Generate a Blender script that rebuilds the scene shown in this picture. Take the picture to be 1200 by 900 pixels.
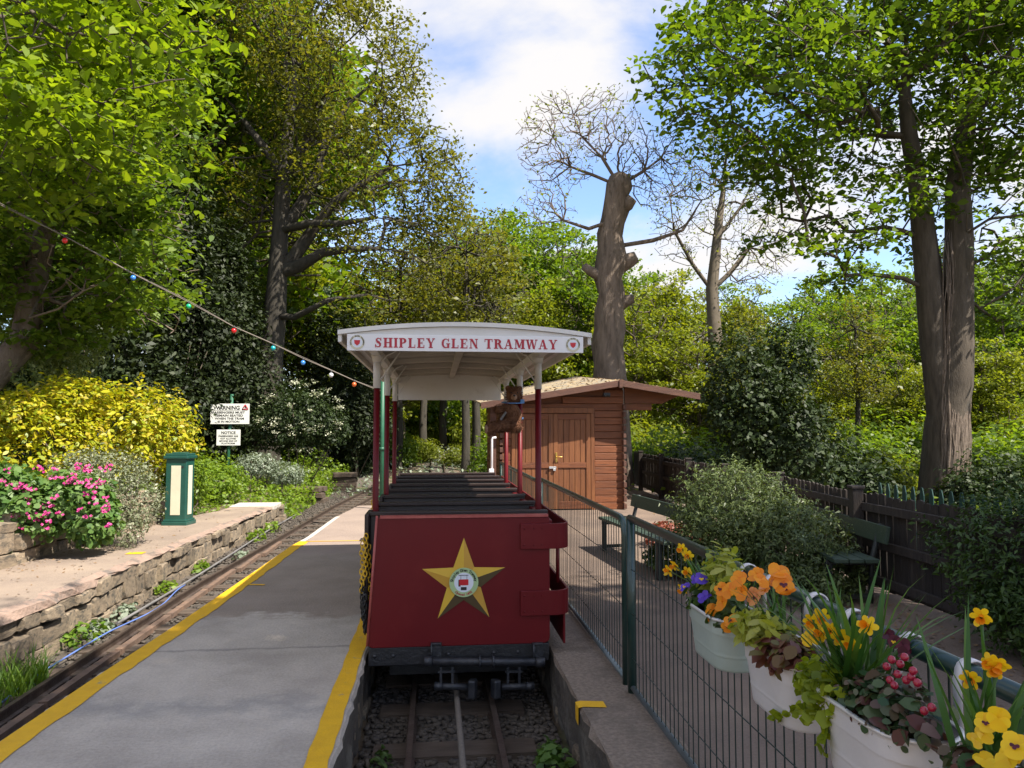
import bpy, bmesh, math, random
import numpy as np
from mathutils import Vector, Matrix, noise as mnoise

# ------------------------------------------------------------------ scene, camera, light
scene = bpy.context.scene
for o in list(bpy.data.objects): bpy.data.objects.remove(o)
COL = scene.collection
F, HX, HY = 867.0, 509.5, 503.0                 # focal length and vanishing point, photo pixels (1200 x 900)
YAW, PITCH = math.atan((600-HX)/F), math.atan((HY-450)/F)
FW = np.array([math.sin(YAW)*math.cos(PITCH), math.cos(YAW)*math.cos(PITCH), math.sin(PITCH)])
RT = np.array([math.cos(YAW), -math.sin(YAW), 0.0]); UP = np.cross(RT, FW)
CAM = np.array([0, 0, 1.5])
def ray(px, py): return FW + RT*(px-600)/F - UP*(py-450)/F
def on(px, py, z=0.0):
    d = ray(px, py); return CAM + d*(z-1.5)/d[2]
def atY(px, py, Y):
    d = ray(px, py); return CAM + d*Y/d[1]
def atX(px, py, X):
    d = ray(px, py); return CAM + d*X/d[0]
cd = bpy.data.cameras.new('camera'); cam = bpy.data.objects.new('camera', cd); COL.objects.link(cam)
cd.sensor_width = 36; cd.lens = F/1200*36; cd.clip_start = .05; cd.clip_end = 2000
cam.matrix_world = Matrix(((RT[0], UP[0], -FW[0], 0), (RT[1], UP[1], -FW[1], 0), (RT[2], UP[2], -FW[2], 1.5), (0, 0, 0, 1)))
scene.camera = cam

SUN = Vector((1.2, -1.0, 2.07)).normalized()
sl = bpy.data.lights.new('sun', 'SUN'); sl.energy = 4.0; sl.angle = math.radians(.53); sl.color = (1, .93, .82)
so = bpy.data.objects.new('sun', sl); COL.objects.link(so); so.rotation_euler = SUN.to_track_quat('Z', 'Y').to_euler(); so.location = SUN*60

w = bpy.data.worlds.new('World'); scene.world = w; w.use_nodes = True
nt = w.node_tree; nt.nodes.clear()
N = nt.nodes.new; L = nt.links.new
out = N('ShaderNodeOutputWorld'); bg = N('ShaderNodeBackground'); bg.inputs['Strength'].default_value = .15
sky = N('ShaderNodeTexSky'); sky.sky_type = 'NISHITA'; sky.sun_disc = False
sky.sun_elevation = math.asin(SUN.z); sky.sun_rotation = math.atan2(SUN.x, SUN.y); sky.air_density = 1.0; sky.dust_density = .3; sky.ozone_density = 1.5
tc = N('ShaderNodeTexCoord'); sep = N('ShaderNodeSeparateXYZ'); L(tc.outputs['Generated'], sep.inputs[0])
zz = N('ShaderNodeMath'); zz.operation = 'MAXIMUM'; L(sep.outputs['Z'], zz.inputs[0]); zz.inputs[1].default_value = 0.0
za = N('ShaderNodeMath'); za.operation = 'ADD'; L(zz.outputs[0], za.inputs[0]); za.inputs[1].default_value = .25
dv = N('ShaderNodeVectorMath'); dv.operation = 'DIVIDE'; L(tc.outputs['Generated'], dv.inputs[0]); L(za.outputs[0], dv.inputs[1])
mp = N('ShaderNodeMapping'); mp.inputs['Location'].default_value = (4.35, 2.1, 0); mp.inputs['Scale'].default_value = (1, 1, 0); L(dv.outputs[0], mp.inputs[0])
nz = N('ShaderNodeTexNoise'); nz.inputs['Scale'].default_value = 1.5; nz.inputs['Detail'].default_value = 9; nz.inputs['Roughness'].default_value = .55; nz.inputs['Distortion'].default_value = .25
L(mp.outputs[0], nz.inputs['Vector'])
cr = N('ShaderNodeValToRGB'); cr.color_ramp.elements[0].position = .39; cr.color_ramp.elements[1].position = .58; cr.color_ramp.interpolation = 'EASE'
L(nz.outputs['Fac'], cr.inputs[0])
tint = N('ShaderNodeMixRGB'); tint.blend_type = 'MULTIPLY'; tint.inputs[0].default_value = 1; tint.inputs[2].default_value = (.66, .68, .76, 1); L(sky.outputs[0], tint.inputs[1])
mx = N('ShaderNodeMixRGB'); L(cr.outputs[0], mx.inputs[0]); L(tint.outputs[0], mx.inputs[1]); mx.inputs[2].default_value = (2.5, 2.45, 2.45, 1)
L(mx.outputs[0], bg.inputs['Color']); L(bg.outputs[0], out.inputs[0])

scene.view_settings.view_transform = 'Standard'; scene.view_settings.look = 'None'
scene.view_settings.exposure = 1.42; scene.view_settings.gamma = 1; scene.view_settings.use_curve_mapping = False
scene.render.engine = 'CYCLES'; scene.cycles.max_bounces = 8; scene.cycles.transparent_max_bounces = 8

# ------------------------------------------------------------------ materials
MATS = {}
def newmat(name):
    m = bpy.data.materials.new(name); m.use_nodes = True; n = m.node_tree; n.nodes.clear(); MATS[name] = m
    return m, n
def rgba(c): return (c[0], c[1], c[2], 1)
def mat(name, c1, c2=None, scale=4.0, rough=.7, bump=0.0, bscale=30.0, metal=0.0, stretch=(1, 1, 1), objrand=0.0,
        c3=None, c3scale=1.0, c3pos=(.52, .62), spec=.5, coat=0.0, detail=6, world=False):
    m, n = newmat(name); nd = n.nodes.new; lk = n.links.new
    o = nd('ShaderNodeOutputMaterial'); p = nd('ShaderNodeBsdfPrincipled'); lk(p.outputs[0], o.inputs[0])
    p.inputs['Roughness'].default_value = rough; p.inputs['Metallic'].default_value = metal; p.inputs['Specular IOR Level'].default_value = spec
    if coat: p.inputs['Coat Weight'].default_value = coat; p.inputs['Coat Roughness'].default_value = .15
    if world:
        g = nd('ShaderNodeNewGeometry'); src = g.outputs['Position']
    else:
        t = nd('ShaderNodeTexCoord'); src = t.outputs['Object']
    mpn = nd('ShaderNodeMapping'); mpn.inputs['Scale'].default_value = stretch; lk(src, mpn.inputs[0])
    if objrand:
        oi = nd('ShaderNodeObjectInfo'); sc = nd('ShaderNodeVectorMath'); sc.operation = 'SCALE'; sc.inputs[0].default_value = (17, 29, 41); lk(oi.outputs['Random'], sc.inputs['Scale'])
        ad = nd('ShaderNodeVectorMath'); ad.operation = 'ADD'; lk(mpn.outputs[0], ad.inputs[0]); lk(sc.outputs[0], ad.inputs[1]); vec = ad.outputs[0]
    else: vec = mpn.outputs[0]
    col = None
    if c2 is None: c2 = tuple(x*.8 for x in c1)
    x = nd('ShaderNodeTexNoise'); x.inputs['Scale'].default_value = scale; x.inputs['Detail'].default_value = detail; x.inputs['Roughness'].default_value = .6; lk(vec, x.inputs['Vector'])
    r = nd('ShaderNodeValToRGB'); r.color_ramp.elements[0].position = .32; r.color_ramp.elements[1].position = .68
    r.color_ramp.elements[0].color = rgba(c1); r.color_ramp.elements[1].color = rgba(c2); lk(x.outputs['Fac'], r.inputs[0]); col = r.outputs[0]
    if c3 is not None:
        y = nd('ShaderNodeTexNoise'); y.inputs['Scale'].default_value = c3scale; y.inputs['Detail'].default_value = 8; y.inputs['Roughness'].default_value = .65; lk(vec, y.inputs['Vector'])
        q = nd('ShaderNodeValToRGB'); q.color_ramp.elements[0].position = c3pos[0]; q.color_ramp.elements[1].position = c3pos[1]; lk(y.outputs['Fac'], q.inputs[0])
        mm = nd('ShaderNodeMixRGB'); lk(q.outputs[0], mm.inputs[0]); lk(col, mm.inputs[1]); mm.inputs[2].default_value = rgba(c3); col = mm.outputs[0]
    if objrand:
        hv = nd('ShaderNodeHueSaturation'); mr = nd('ShaderNodeMapRange'); lk(oi.outputs['Random'], mr.inputs[0]); mr.inputs[3].default_value = 1-objrand; mr.inputs[4].default_value = 1+objrand
        lk(mr.outputs[0], hv.inputs['Value']); lk(col, hv.inputs['Color']); col = hv.outputs[0]
    lk(col, p.inputs['Base Color'])
    if bump:
        b = nd('ShaderNodeTexNoise'); b.inputs['Scale'].default_value = bscale; b.inputs['Detail'].default_value = 8; b.inputs['Roughness'].default_value = .6; lk(vec, b.inputs['Vector'])
        bm_ = nd('ShaderNodeBump'); bm_.inputs['Strength'].default_value = min(1, bump); bm_.inputs['Distance'].default_value = .02*max(1, bump); lk(b.outputs['Fac'], bm_.inputs['Height']); lk(bm_.outputs[0], p.inputs['Normal'])
    return m
def leafmat(name, cols, trans=.4, tcol=None, rough=.45, spec=.4):
    """cols: three base colours picked per leaf; light also passes through the blade"""
    m, n = newmat(name); nd = n.nodes.new; lk = n.links.new
    o = nd('ShaderNodeOutputMaterial'); p = nd('ShaderNodeBsdfPrincipled'); t = nd('ShaderNodeBsdfTranslucent'); s = nd('ShaderNodeMixShader')
    g = nd('ShaderNodeNewGeometry'); r = nd('ShaderNodeValToRGB')
    els = r.color_ramp.elements; els[0].color = rgba(cols[0]); els[1].color = rgba(cols[-1])
    for i, c in enumerate(cols[1:-1]): e = els.new((i+1)/(len(cols)-1)); e.color = rgba(c)
    lk(g.outputs['Random Per Island'], r.inputs[0]); lk(r.outputs[0], p.inputs['Base Color']); p.inputs['Roughness'].default_value = rough; p.inputs['Specular IOR Level'].default_value = spec
    gm = nd('ShaderNodeMixRGB'); gm.blend_type = 'MULTIPLY'; gm.inputs[0].default_value = 1; lk(r.outputs[0], gm.inputs[1]); gm.inputs[2].default_value = rgba(tcol or (2.0, 1.75, .7)); lk(gm.outputs[0], t.inputs[0])
    s.inputs[0].default_value = trans; lk(p.outputs[0], s.inputs[1]); lk(t.outputs[0], s.inputs[2]); lk(s.outputs[0], o.inputs[0])
    return m

# ------------------------------------------------------------------ object helpers
WO = {}                                          # world offset of each thing, so that parts can be given in world coordinates
def tag(o, label=None, cat=None, group=None, kind=None):
    if label: o['label'] = label
    if cat: o['category'] = cat
    if group: o['group'] = group
    if kind: o['kind'] = kind
    return o
def thing(name, label, cat, loc=(0, 0, 0), group=None, rz=0.0):
    o = bpy.data.objects.new(name, None); COL.objects.link(o); o.location = loc; o.rotation_euler = (0, 0, rz); o.empty_display_size = .1
    tag(o, label, cat, group); WO[o.name] = Vector(loc) if rz == 0 else Vector((0, 0, 0))
    return o
def link(name, me, m=None, parent=None, kind=None):
    o = bpy.data.objects.new(name, me); COL.objects.link(o)
    if m is not None and not me.materials:
        for k in (m if isinstance(m, (list, tuple)) else [m]): me.materials.append(MATS[k] if isinstance(k, str) else k)
    if parent is not None: o.parent = parent; WO[o.name] = WO.get(parent.name, Vector((0, 0, 0)))
    if kind: o['kind'] = kind
    return o
def np_mesh(name, V, Fc, smooth=False):
    V = np.asarray(V, dtype=np.float32); Fc = np.asarray(Fc, dtype=np.int32); n, k = Fc.shape
    me = bpy.data.meshes.new(name); me.vertices.add(len(V)); me.vertices.foreach_set('co', V.ravel())
    me.loops.add(n*k); me.loops.foreach_set('vertex_index', Fc.ravel())
    me.polygons.add(n); me.polygons.foreach_set('loop_start', np.arange(0, n*k, k, dtype=np.int32)); me.polygons.foreach_set('loop_total', np.full(n, k, dtype=np.int32))
    if smooth: me.polygons.foreach_set('use_smooth', np.ones(n, dtype=bool))
    me.update(calc_edges=True); return me
class MB:
    """collects simple solids given in world coordinates; build() links them as one mesh"""
    def __init__(s): s.v = []; s.f = []; s.mi = []; s.sm = []
    def add(s, vs, fs, mi=0, sm=False):
        b = len(s.v); s.v += [tuple(map(float, p)) for p in vs]
        for f in fs: s.f.append([b+i for i in f]); s.mi.append(mi); s.sm.append(sm)
        return s
    def box(s, c, d, R=None, mi=0):
        x, y, z = d[0]/2, d[1]/2, d[2]/2
        vs = [Vector((a*x, b*y, e*z)) for a in (-1, 1) for b in (-1, 1) for e in (-1, 1)]
        if R is not None:
            if not isinstance(R, Matrix): R = Matrix.Rotation(R, 3, 'Z')
            vs = [R @ p for p in vs]
        c = Vector(c)
        return s.add([p+c for p in vs], [(0, 1, 3, 2), (4, 6, 7, 5), (0, 4, 5, 1), (2, 3, 7, 6), (0, 2, 6, 4), (1, 5, 7, 3)], mi)
    def b2(s, p0, p1, mi=0):
        p0, p1 = Vector(p0), Vector(p1); return s.box((p0+p1)/2, [abs(x) for x in (p1-p0)], mi=mi)
    def tube(s, pts, r, n=8, mi=0, cap=True, flat=None):
        pts = [Vector(p) for p in pts]; rs = r if isinstance(r, (list, tuple)) else [r]*len(pts)
        vs = []; fs = []; side = None
        for i, p in enumerate(pts):
            t = (pts[min(i+1, len(pts)-1)]-pts[max(i-1, 0)]).normalized()
            if side is None: side = t.cross(Vector((0, 0, 1)) if abs(t.z) < .9 else Vector((1, 0, 0))).normalized()
            else: side = (side - t*side.dot(t)).normalized()
            u = t.cross(side)
            for k in range(n):
                a = 2*math.pi*k/n; vs.append(p + side*math.cos(a)*rs[i] + u*math.sin(a)*rs[i]*(flat or 1))
        for i in range(len(pts)-1):
            for k in range(n): fs.append((i*n+k, i*n+(k+1) % n, (i+1)*n+(k+1) % n, (i+1)*n+k))
        s.add(vs, fs, mi, True)
        if cap:
            b = len(s.v)-len(vs)
            s.f.append([b+k for k in range(n)][::-1]); s.f.append([b+(len(pts)-1)*n+k for k in range(n)]); s.mi += [mi, mi]; s.sm += [False, False]
        return s
    def lathe(s, c, prof, n=16, mi=0, sx=1.0, sy=1.0, R=None):
        c = Vector(c); vs = []; fs = []
        for r, z in prof:
            for k in range(n):
                a = 2*math.pi*k/n; p = Vector((r*math.cos(a)*sx, r*math.sin(a)*sy, z)); vs.append(c + (R @ p if R else p))
        for i in range(len(prof)-1):
            for k in range(n): fs.append((i*n+k, i*n+(k+1) % n, (i+1)*n+(k+1) % n, (i+1)*n+k))
        return s.add(vs, fs, mi, True)
    def prism(s, poly, ext, mi=0):
        """poly: list of 3-d points of one face, ext: extrusion vector"""
        p = [Vector(q) for q in poly]; e = Vector(ext); n = len(p)
        return s.add(p+[q+e for q in p], [list(range(n))[::-1], list(range(n, 2*n))]+[(i, (i+1) % n, n+(i+1) % n, n+i) for i in range(n)], mi)
    def mesh(s, name, off=Vector((0, 0, 0))):
        me = bpy.data.meshes.new(name); me.from_pydata([Vector(p)-off for p in s.v], [], s.f)
        me.polygons.foreach_set('material_index', s.mi); me.polygons.foreach_set('use_smooth', s.sm); me.update(); return me
    def build(s, name, m, parent=None, bevel=0, kind=None, local=False):
        off = Vector((0, 0, 0)) if (parent is None or local) else WO.get(parent.name, Vector((0, 0, 0)))
        o = link(name, s.mesh(name, off), m, parent, kind)
        bm = bmesh.new(); bm.from_mesh(o.data); bmesh.ops.recalc_face_normals(bm, faces=bm.faces); bm.to_mesh(o.data); bm.free()
        if bevel:
            b = o.modifiers.new('bevel', 'BEVEL'); b.width = bevel; b.segments = 2; b.limit_method = 'ANGLE'; b.angle_limit = .6
        return o
def copy_part(o, parent, loc=None, rot=None, sc=None):
    c = o.copy(); COL.objects.link(c); c.parent = parent; WO[c.name] = WO.get(parent.name, Vector((0, 0, 0)))
    if loc is not None: c.location = loc
    if rot is not None: c.rotation_euler = rot
    if sc is not None: c.scale = sc
    return c
def copy_tree(o, parent=None):
    c = o.copy(); COL.objects.link(c); c.parent = parent
    for ch in o.children: copy_tree(ch, c)
    return c
def text_mesh(name, s, size, bold=0.0, align='CENTER', ext=0.0):
    cu = bpy.data.curves.new(name, 'FONT'); cu.body = s; cu.size = size; cu.align_x = align; cu.align_y = 'CENTER'; cu.offset = bold; cu.extrude = ext; cu.resolution_u = 3
    o = bpy.data.objects.new(name, cu); COL.objects.link(o); dg = bpy.context.evaluated_depsgraph_get(); me = bpy.data.meshes.new_from_object(o.evaluated_get(dg))
    bpy.data.objects.remove(o); bpy.data.curves.remove(cu); me.materials.clear(); return me

# ------------------------------------------------------------------ vegetation helpers
def unit(a): return a/np.maximum(np.linalg.norm(a, axis=-1, keepdims=True), 1e-9)
def leaves(C, rng, size, aspect=.55, up=.5, droop=.2, hexa=False, out_dir=None, fold=.12, sizevar=.35):
    """leaf blades (one polygon each, slightly folded) at the points C"""
    n = len(C); nor = rng.normal(size=(n, 3)); nor[:, 2] = np.abs(nor[:, 2])+up
    if out_dir is not None: nor += out_dir*.9
    nor = unit(nor); a = rng.normal(size=(n, 3)); a[:, 2] -= droop; a = unit(a-nor*(a*nor).sum(1, keepdims=True)); b = np.cross(nor, a)
    l = (size*(1+sizevar*rng.normal(size=(n, 1)))).clip(size*.4, size*2); wd = l*aspect
    if hexa == 2:
        P = [C-a*l*.5]+[C+a*l*f+b*wd*w_+nor*l*fold*k_ for f, w_, k_ in ((-.36, .3, .7), (-.08, .5, 1), (.25, .4, 1))]+[C+a*l*.52]+[C+a*l*f-b*wd*w_+nor*l*fold*k_ for f, w_, k_ in ((.25, .4, 1), (-.08, .5, 1), (-.36, .3, .7))]
    elif hexa:
        P = [C-a*l*.5, C-a*l*.18+b*wd*.46+nor*l*fold, C+a*l*.2+b*wd*.42+nor*l*fold, C+a*l*.55, C+a*l*.2-b*wd*.42+nor*l*fold, C-a*l*.18-b*wd*.46+nor*l*fold]
    else:
        P = [C-a*l*.5, C+b*wd*.5+nor*l*fold, C+a*l*.5, C-b*wd*.5+nor*l*fold]
    k = len(P); V = np.stack(P, 1).reshape(-1, 3); return V, np.arange(n*k).reshape(n, k)
def ellip(rng, n, c, r, inner=.0):
    d = unit(rng.normal(size=(n, 3))); u = (inner**3+(1-inner**3)*rng.random((n, 1)))**(1/3.); return np.array(c)+d*u*np.array(r), d
def lump(P, scale, seed):
    return np.array([mnoise.noise(Vector((p[0]*scale+seed*7.1, p[1]*scale+seed*3.3, p[2]*scale))) for p in P])
def grow(trunk, radii, attr, bias=.35, tip=.012, power=2.3, rng=None, start=0, extra=()):
    """trunk: poly line; attr: points the branches reach for. Returns nodes, parent, radius"""
    nodes = [np.array(p, float) for p in trunk]; par = [-1]+list(range(len(trunk)-1)); path = [0.0]
    for i in range(1, len(nodes)): path.append(path[-1]+.35*np.linalg.norm(nodes[i]-nodes[i-1]))
    for pi, pts, rr in extra:
        pr = pi
        for q, r_ in zip(pts, rr): nodes.append(np.array(q, float)); par.append(pr); path.append(path[pr]+.35*np.linalg.norm(nodes[-1]-nodes[pr])); pr = len(nodes)-1; radii = list(radii)+[r_]
    A = np.array(attr); n = len(A); best = np.full(n, 1e9); bp = np.zeros(n, int); alive = np.ones(n, bool)
    for i in range(start, len(nodes)):
        c = np.linalg.norm(A-nodes[i], axis=1)+bias*path[i]; k = c < best; best[k] = c[k]; bp[k] = i
    for _ in range(n):
        j = int(np.argmin(np.where(alive, best, 1e9))); alive[j] = False; p = bp[j]; d = np.linalg.norm(A[j]-nodes[p]); cur = p
        m = int(d/.9)
        for s in range(m):                                  # gnarled intermediate joints on long shoots
            q = nodes[p]+(A[j]-nodes[p])*(s+1)/(m+1)+rng.normal(size=3)*min(.16, d*.07); nodes.append(q); par.append(cur); path.append(path[p]+d*(s+1)/(m+1)); cur = len(nodes)-1
            c = np.linalg.norm(A-q, axis=1)+bias*path[cur]; k = c < best; best[k] = c[k]; bp[k] = cur
        nodes.append(A[j]); par.append(cur); path.append(path[p]+d); i = len(nodes)-1
        c = np.linalg.norm(A-A[j], axis=1)+bias*path[i]; k = c < best; best[k] = c[k]; bp[k] = i
    nodes = np.array(nodes); par = np.array(par); acc = np.zeros(len(nodes)); kids = np.zeros(len(nodes), int)
    for i in range(1, len(nodes)): kids[par[i]] += 1
    for i in range(len(nodes)-1, 0, -1):
        if acc[i] == 0: acc[i] = tip**power
        acc[par[i]] += acc[i]
    rad = np.maximum(acc, tip**power)**(1/power); T = len(radii)
    rad[:T] = radii
    for i in range(T, len(nodes)): rad[i] = min(rad[i], rad[par[i]]*.92)
    return nodes, par, rad, kids
def skeleton_mesh(nodes, par, rad, minr=0.0, sides=5, name='trunk', rough=0.0, rng=None):
    n = len(nodes); main = np.full(n, -1); br = np.zeros(n)
    for i in range(1, n):
        if rad[i] > br[par[i]]: br[par[i]] = rad[i]; main[par[i]] = i
    V = []; Fc = []
    def sweep(ch):
        P = nodes[ch]; r = rad[ch].copy()
        if len(ch) < 2: return
        k = 9 if r.max() > .12 else sides; side = None
        for i in range(len(P)):
            t = P[min(i+1, len(P)-1)]-P[max(i-1, 0)]; t = t/max(1e-9, np.linalg.norm(t))
            if side is None: side = np.cross(t, (0, 0, 1.) if abs(t[2]) < .9 else (1., 0, 0))
            side = side-t*side.dot(t); side /= max(1e-9, np.linalg.norm(side)); u = np.cross(t, side); a = np.arange(k)*2*math.pi/k
            rr = r[i]*(1+rough*rng.normal(size=(k, 1))) if rough and k == 9 else r[i]
            V.append(P[i]+(np.cos(a)[:, None]*side+np.sin(a)[:, None]*u)*rr)
        b = sweep.base
        for i in range(len(P)-1):
            j = np.arange(k); Fc.append(np.stack([b+i*k+j, b+i*k+(j+1) % k, b+(i+1)*k+(j+1) % k, b+(i+1)*k+j], 1))
        sweep.base += k*len(P)
        if r[-1] > .04:                                   # domed end on a cut limb
            t = unit(P[-1]-P[-2]); e = V[-1]; V.append(P[-1]+t*r[-1]*.35+(e-P[-1])*.45); V.append(P[-1]+t*r[-1]*.4+(e-P[-1])*.02); j = np.arange(k); b2 = sweep.base-k
            for q in (0, 1): Fc.append(np.stack([b2+q*k+j, b2+q*k+(j+1) % k, b2+(q+1)*k+(j+1) % k, b2+(q+1)*k+j], 1))
            sweep.base += 2*k
    sweep.base = 0
    done = np.zeros(n, bool)
    for i in range(n):
        if done[i]: continue
        if i and rad[i] < minr: continue
        ch = ([par[i]] if i else [])+[i]; done[i] = True; j = main[i]
        while j >= 0 and rad[j] >= minr and rad[j] > .4*rad[ch[-1]]: ch.append(j); done[j] = True; j = main[j]
        if i and len(ch) > 1:
            rr = rad[ch[0]]; rad[ch[0]] = rad[ch[1]]; sweep(np.array(ch)); rad[ch[0]] = rr
        else: sweep(np.array(ch))
    return np_mesh(name, np.concatenate(V), np.concatenate(Fc), True)
def tree(name, label, group, base, trunk, radii, env, n_attr, leaf, per, spread, lm, bm='bark', seed=1, bias=.35, tip=.014, flat=.5, start=2,
         inner=.3, hexa=False, up=.6, minr=.0, leafprob=1.0, aspect=.6, power=2.3, droop=.25, extra=(), clear=0.0, thick=.05, gap=None, gfreq=.55):
    rng = np.random.default_rng(seed); base = np.array(base, float)
    A = []; tot = sum(e[1][0]*e[1][1]*e[1][2] for e in env)
    for c, r in env: A.append(ellip(rng, max(4, int(n_attr*r[0]*r[1]*r[2]/tot)), c, r, inner)[0])
    A = np.concatenate(A); A = A[np.argsort(rng.random(len(A)))]
    nodes, par, rad, kids = grow([np.array(p, float) for p in trunk], radii, A, bias, tip, power, rng, start, extra)
    t = thing(name, label, 'tree', tuple(base), group)
    link('trunk', skeleton_mesh(nodes-base, par, rad, minr, rng=rng, rough=.06), bm, t)
    if per:
        tips = nodes[(rad < tip*3.0) & (np.arange(len(nodes)) >= len(trunk))]
        if clear:
            big = nodes[rad > thick]; dm = np.min(np.linalg.norm(tips[:, None, :]-big[None], axis=2), axis=1); tips = tips[dm > clear*(.6+.8*rng.random(len(tips)))]
        if gap is not None:
            gv = np.array([mnoise.noise(Vector((p[0]*gfreq+seed, p[1]*gfreq, p[2]*gfreq*1.5))) for p in tips]); tips = tips[gv > gap]
        if leafprob < 1: tips = tips[rng.random(len(tips)) < leafprob]
        C = np.repeat(tips, per, 0)+rng.normal(size=(len(tips)*per, 3))*np.array([spread, spread, spread*flat]); V, Fc = leaves(C-base, rng, leaf, aspect, up, droop, hexa)
        link('crown', np_mesh('crown', V, Fc), lm, t)
    return t
def bush_mesh(blobs, n, leaf, rng, aspect=.5, up=.3, inner=.55, lumpy=.22, lscale=1.6, hexa=False, droop=.1, zmin=None, fold=.12):
    tot = sum(r[0]*r[1]+r[1]*r[2]+r[0]*r[2] for c, r in blobs); Cs = []; Ds = []
    for c, r in blobs:
        k = int(n*(r[0]*r[1]+r[1]*r[2]+r[0]*r[2])/tot); d = unit(rng.normal(size=(k, 3))); u = inner+(1-inner)*rng.random((k, 1))**.6
        w_ = lump(d*np.array(r)/max(r)*1.5+np.array(c), lscale*1.6, rng.random())[:, None]; Cs.append(np.array(c)+d*np.array(r)*u*(1+lumpy*1.6*w_)); Ds.append(d)
    C = np.concatenate(Cs); D = np.concatenate(Ds)
    if zmin is not None: k = C[:, 2] > zmin; C = C[k]; D = D[k]
    return leaves(C, rng, leaf, aspect, up, droop, hexa, D, fold)
def shrub(name, label, cat, base, blobs, n, leaf, lm, seed, group=None, stems=6, **k):
    rng = np.random.default_rng(seed); base = np.array(base, float); t = thing(name, label, cat, tuple(base), group)
    V, Fc = bush_mesh(blobs, n, leaf, rng, **k); link('foliage', np_mesh('foliage', V-base, Fc), lm, t)
    if stems:
        m = MB()
        for i in range(stems):
            c, r = blobs[i % len(blobs)]; e = np.array(c)+unit(rng.normal(size=3))*np.array(r)*.6; b = base+np.array([rng.normal()*.06, rng.normal()*.06, -.03]); q = (b+e)/2+rng.normal(size=3)*.08
            m.tube([b, q, e], [.022, .016, .008], 5)
        m.build('stem', 'bark', t)
    return t
def strap(m, base, d, length, width, curve=.5, seg=5, tw=0.0, mi=0):
    """one strap-shaped leaf or grass blade that arches over"""
    d = Vector(d).normalized(); side = d.cross(Vector((0, 0, 1)));  side = side.normalized() if side.length > 1e-3 else Vector((1, 0, 0))
    hor = Vector((d.x, d.y, 0)); hor = hor.normalized() if hor.length > 1e-3 else Vector((1, 0, 0)); p = Vector(base); vs = []; fs = []
    for i in range(seg+1):
        f = i/seg; wv = width*(1-f**2.5)*(.75+.25*min(1, f*3)); up_ = side.cross(d)*wv*.22
        vs += [p-side*wv/2+up_, p+side*wv/2+up_] if i < seg else [p, p]
        dd = (d+hor*curve*f*1.3+Vector((0, 0, -curve*f*f*1.2))).normalized(); p = p+dd*length/seg
    for i in range(seg): fs.append((2*i, 2*i+1, 2*i+3, 2*i+2) if i < seg-1 else (2*i, 2*i+1, 2*i+2))
    m.add(vs, fs, mi, True)

# ------------------------------------------------------------------ the palette
mat('bark', (.055, .042, .03), (.12, .095, .07), 3, .9, .9, 14, stretch=(3, 3, .6), objrand=.15)
mat('bark_pale', (.12, .09, .068), (.22, .168, .13), 2.5, .9, 1.6, 9, stretch=(2.4, 2.4, .55), c3=(.1, .075, .055), c3scale=3)
mat('bark_dark', (.03, .026, .02), (.065, .055, .04), 3, .9, .8, 14, stretch=(3, 3, .6))
mat('bark_twig', (.09, .072, .05), (.15, .12, .085), 3, .9)
mat('stone', (.36, .28, .19), (.2, .155, .11), 5, .9, .9, 22, objrand=.32, c3=(.11, .095, .075), c3scale=3.2, c3pos=(.5, .62))
mat('mortar', (.15, .115, .085), (.24, .19, .145), 6, .95, .8, 25)
mat('pink_mortar', (.36, .245, .19), (.26, .19, .15), 7, .95, 1.0, 30, c3=(.16, .13, .11), c3scale=4)
mat('earth', (.1, .075, .05), (.16, .12, .08), 2.5, .95, .9, 18, c3=(.06, .08, .025), c3scale=1.2, world=True)
mat('gravel', (.075, .062, .05), (.15, .125, .1), 30, .95, 1.2, 60, c3=(.06, .05, .04), c3scale=3, world=True)
mat('pebble', (.11, .09, .072), (.06, .05, .041), 14, .9, .4, 30)
mat('pit_rock', (.11, .09, .07), (.06, .05, .04), 5, .95, 1.4, 14, c3=(.16, .14, .11), c3scale=4, world=True)
mat('leaf_litter', (.16, .1, .055), (.26, .17, .09), 20, .95)
mat('path_asphalt', (.2, .145, .112), (.115, .085, .068), 70, .95, .7, 120, c3=(.27, .195, .145), c3scale=.8, c3pos=(.4, .75), world=True)
mat('upper_path', (.3, .23, .18), (.19, .148, .12), 70, .95, .6, 130, c3=(.37, .285, .215), c3scale=.9, c3pos=(.4, .72), world=True)
mat('kerb_concrete', (.3, .23, .172), (.17, .13, .1), 45, .95, .9, 70, c3=(.13, .098, .073), c3scale=2.2, c3pos=(.5, .68), world=True)
mat('yellow_paint', (.8, .44, .006), (.7, .37, .008), 12, .7, .4, 90, c3=(.42, .3, .12), c3scale=9, c3pos=(.62, .7), world=True)
mat('white_paint_worn', (.6, .56, .5), (.42, .38, .33), 14, .8, .3, 90, world=True)
mat('rail_steel', (.1, .07, .055), (.17, .13, .11), 12, .45, .3, 60, metal=.6)
mat('rust_plank', (.2, .125, .085), (.12, .08, .06), 8, .9, .6, 40)
mat('sleeper_wood', (.07, .05, .036), (.13, .095, .07), 6, .9, .9, 25, stretch=(.6, 5, 5))
mat('cable_rope', (.2, .17, .14), (.12, .1, .085), 60, .8)
mat('blue_plastic', (.12, .2, .5), (.1, .16, .42), 5, .5)
mat('grey_plastic', (.2, .19, .19), (.13, .125, .12), 5, .6)
mat('tram_red', (.135, .005, .008), (.11, .004, .007), 1.6, .42, .05, 8, spec=.3, c3=(.16, .014, .014), c3scale=2.5, c3pos=(.55, .8))
mat('tram_red_lit_edge', (.4, .1, .08), (.3, .05, .045), 20, .5)  # lit edge of the dash trim, painted in as a lighter red
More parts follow.
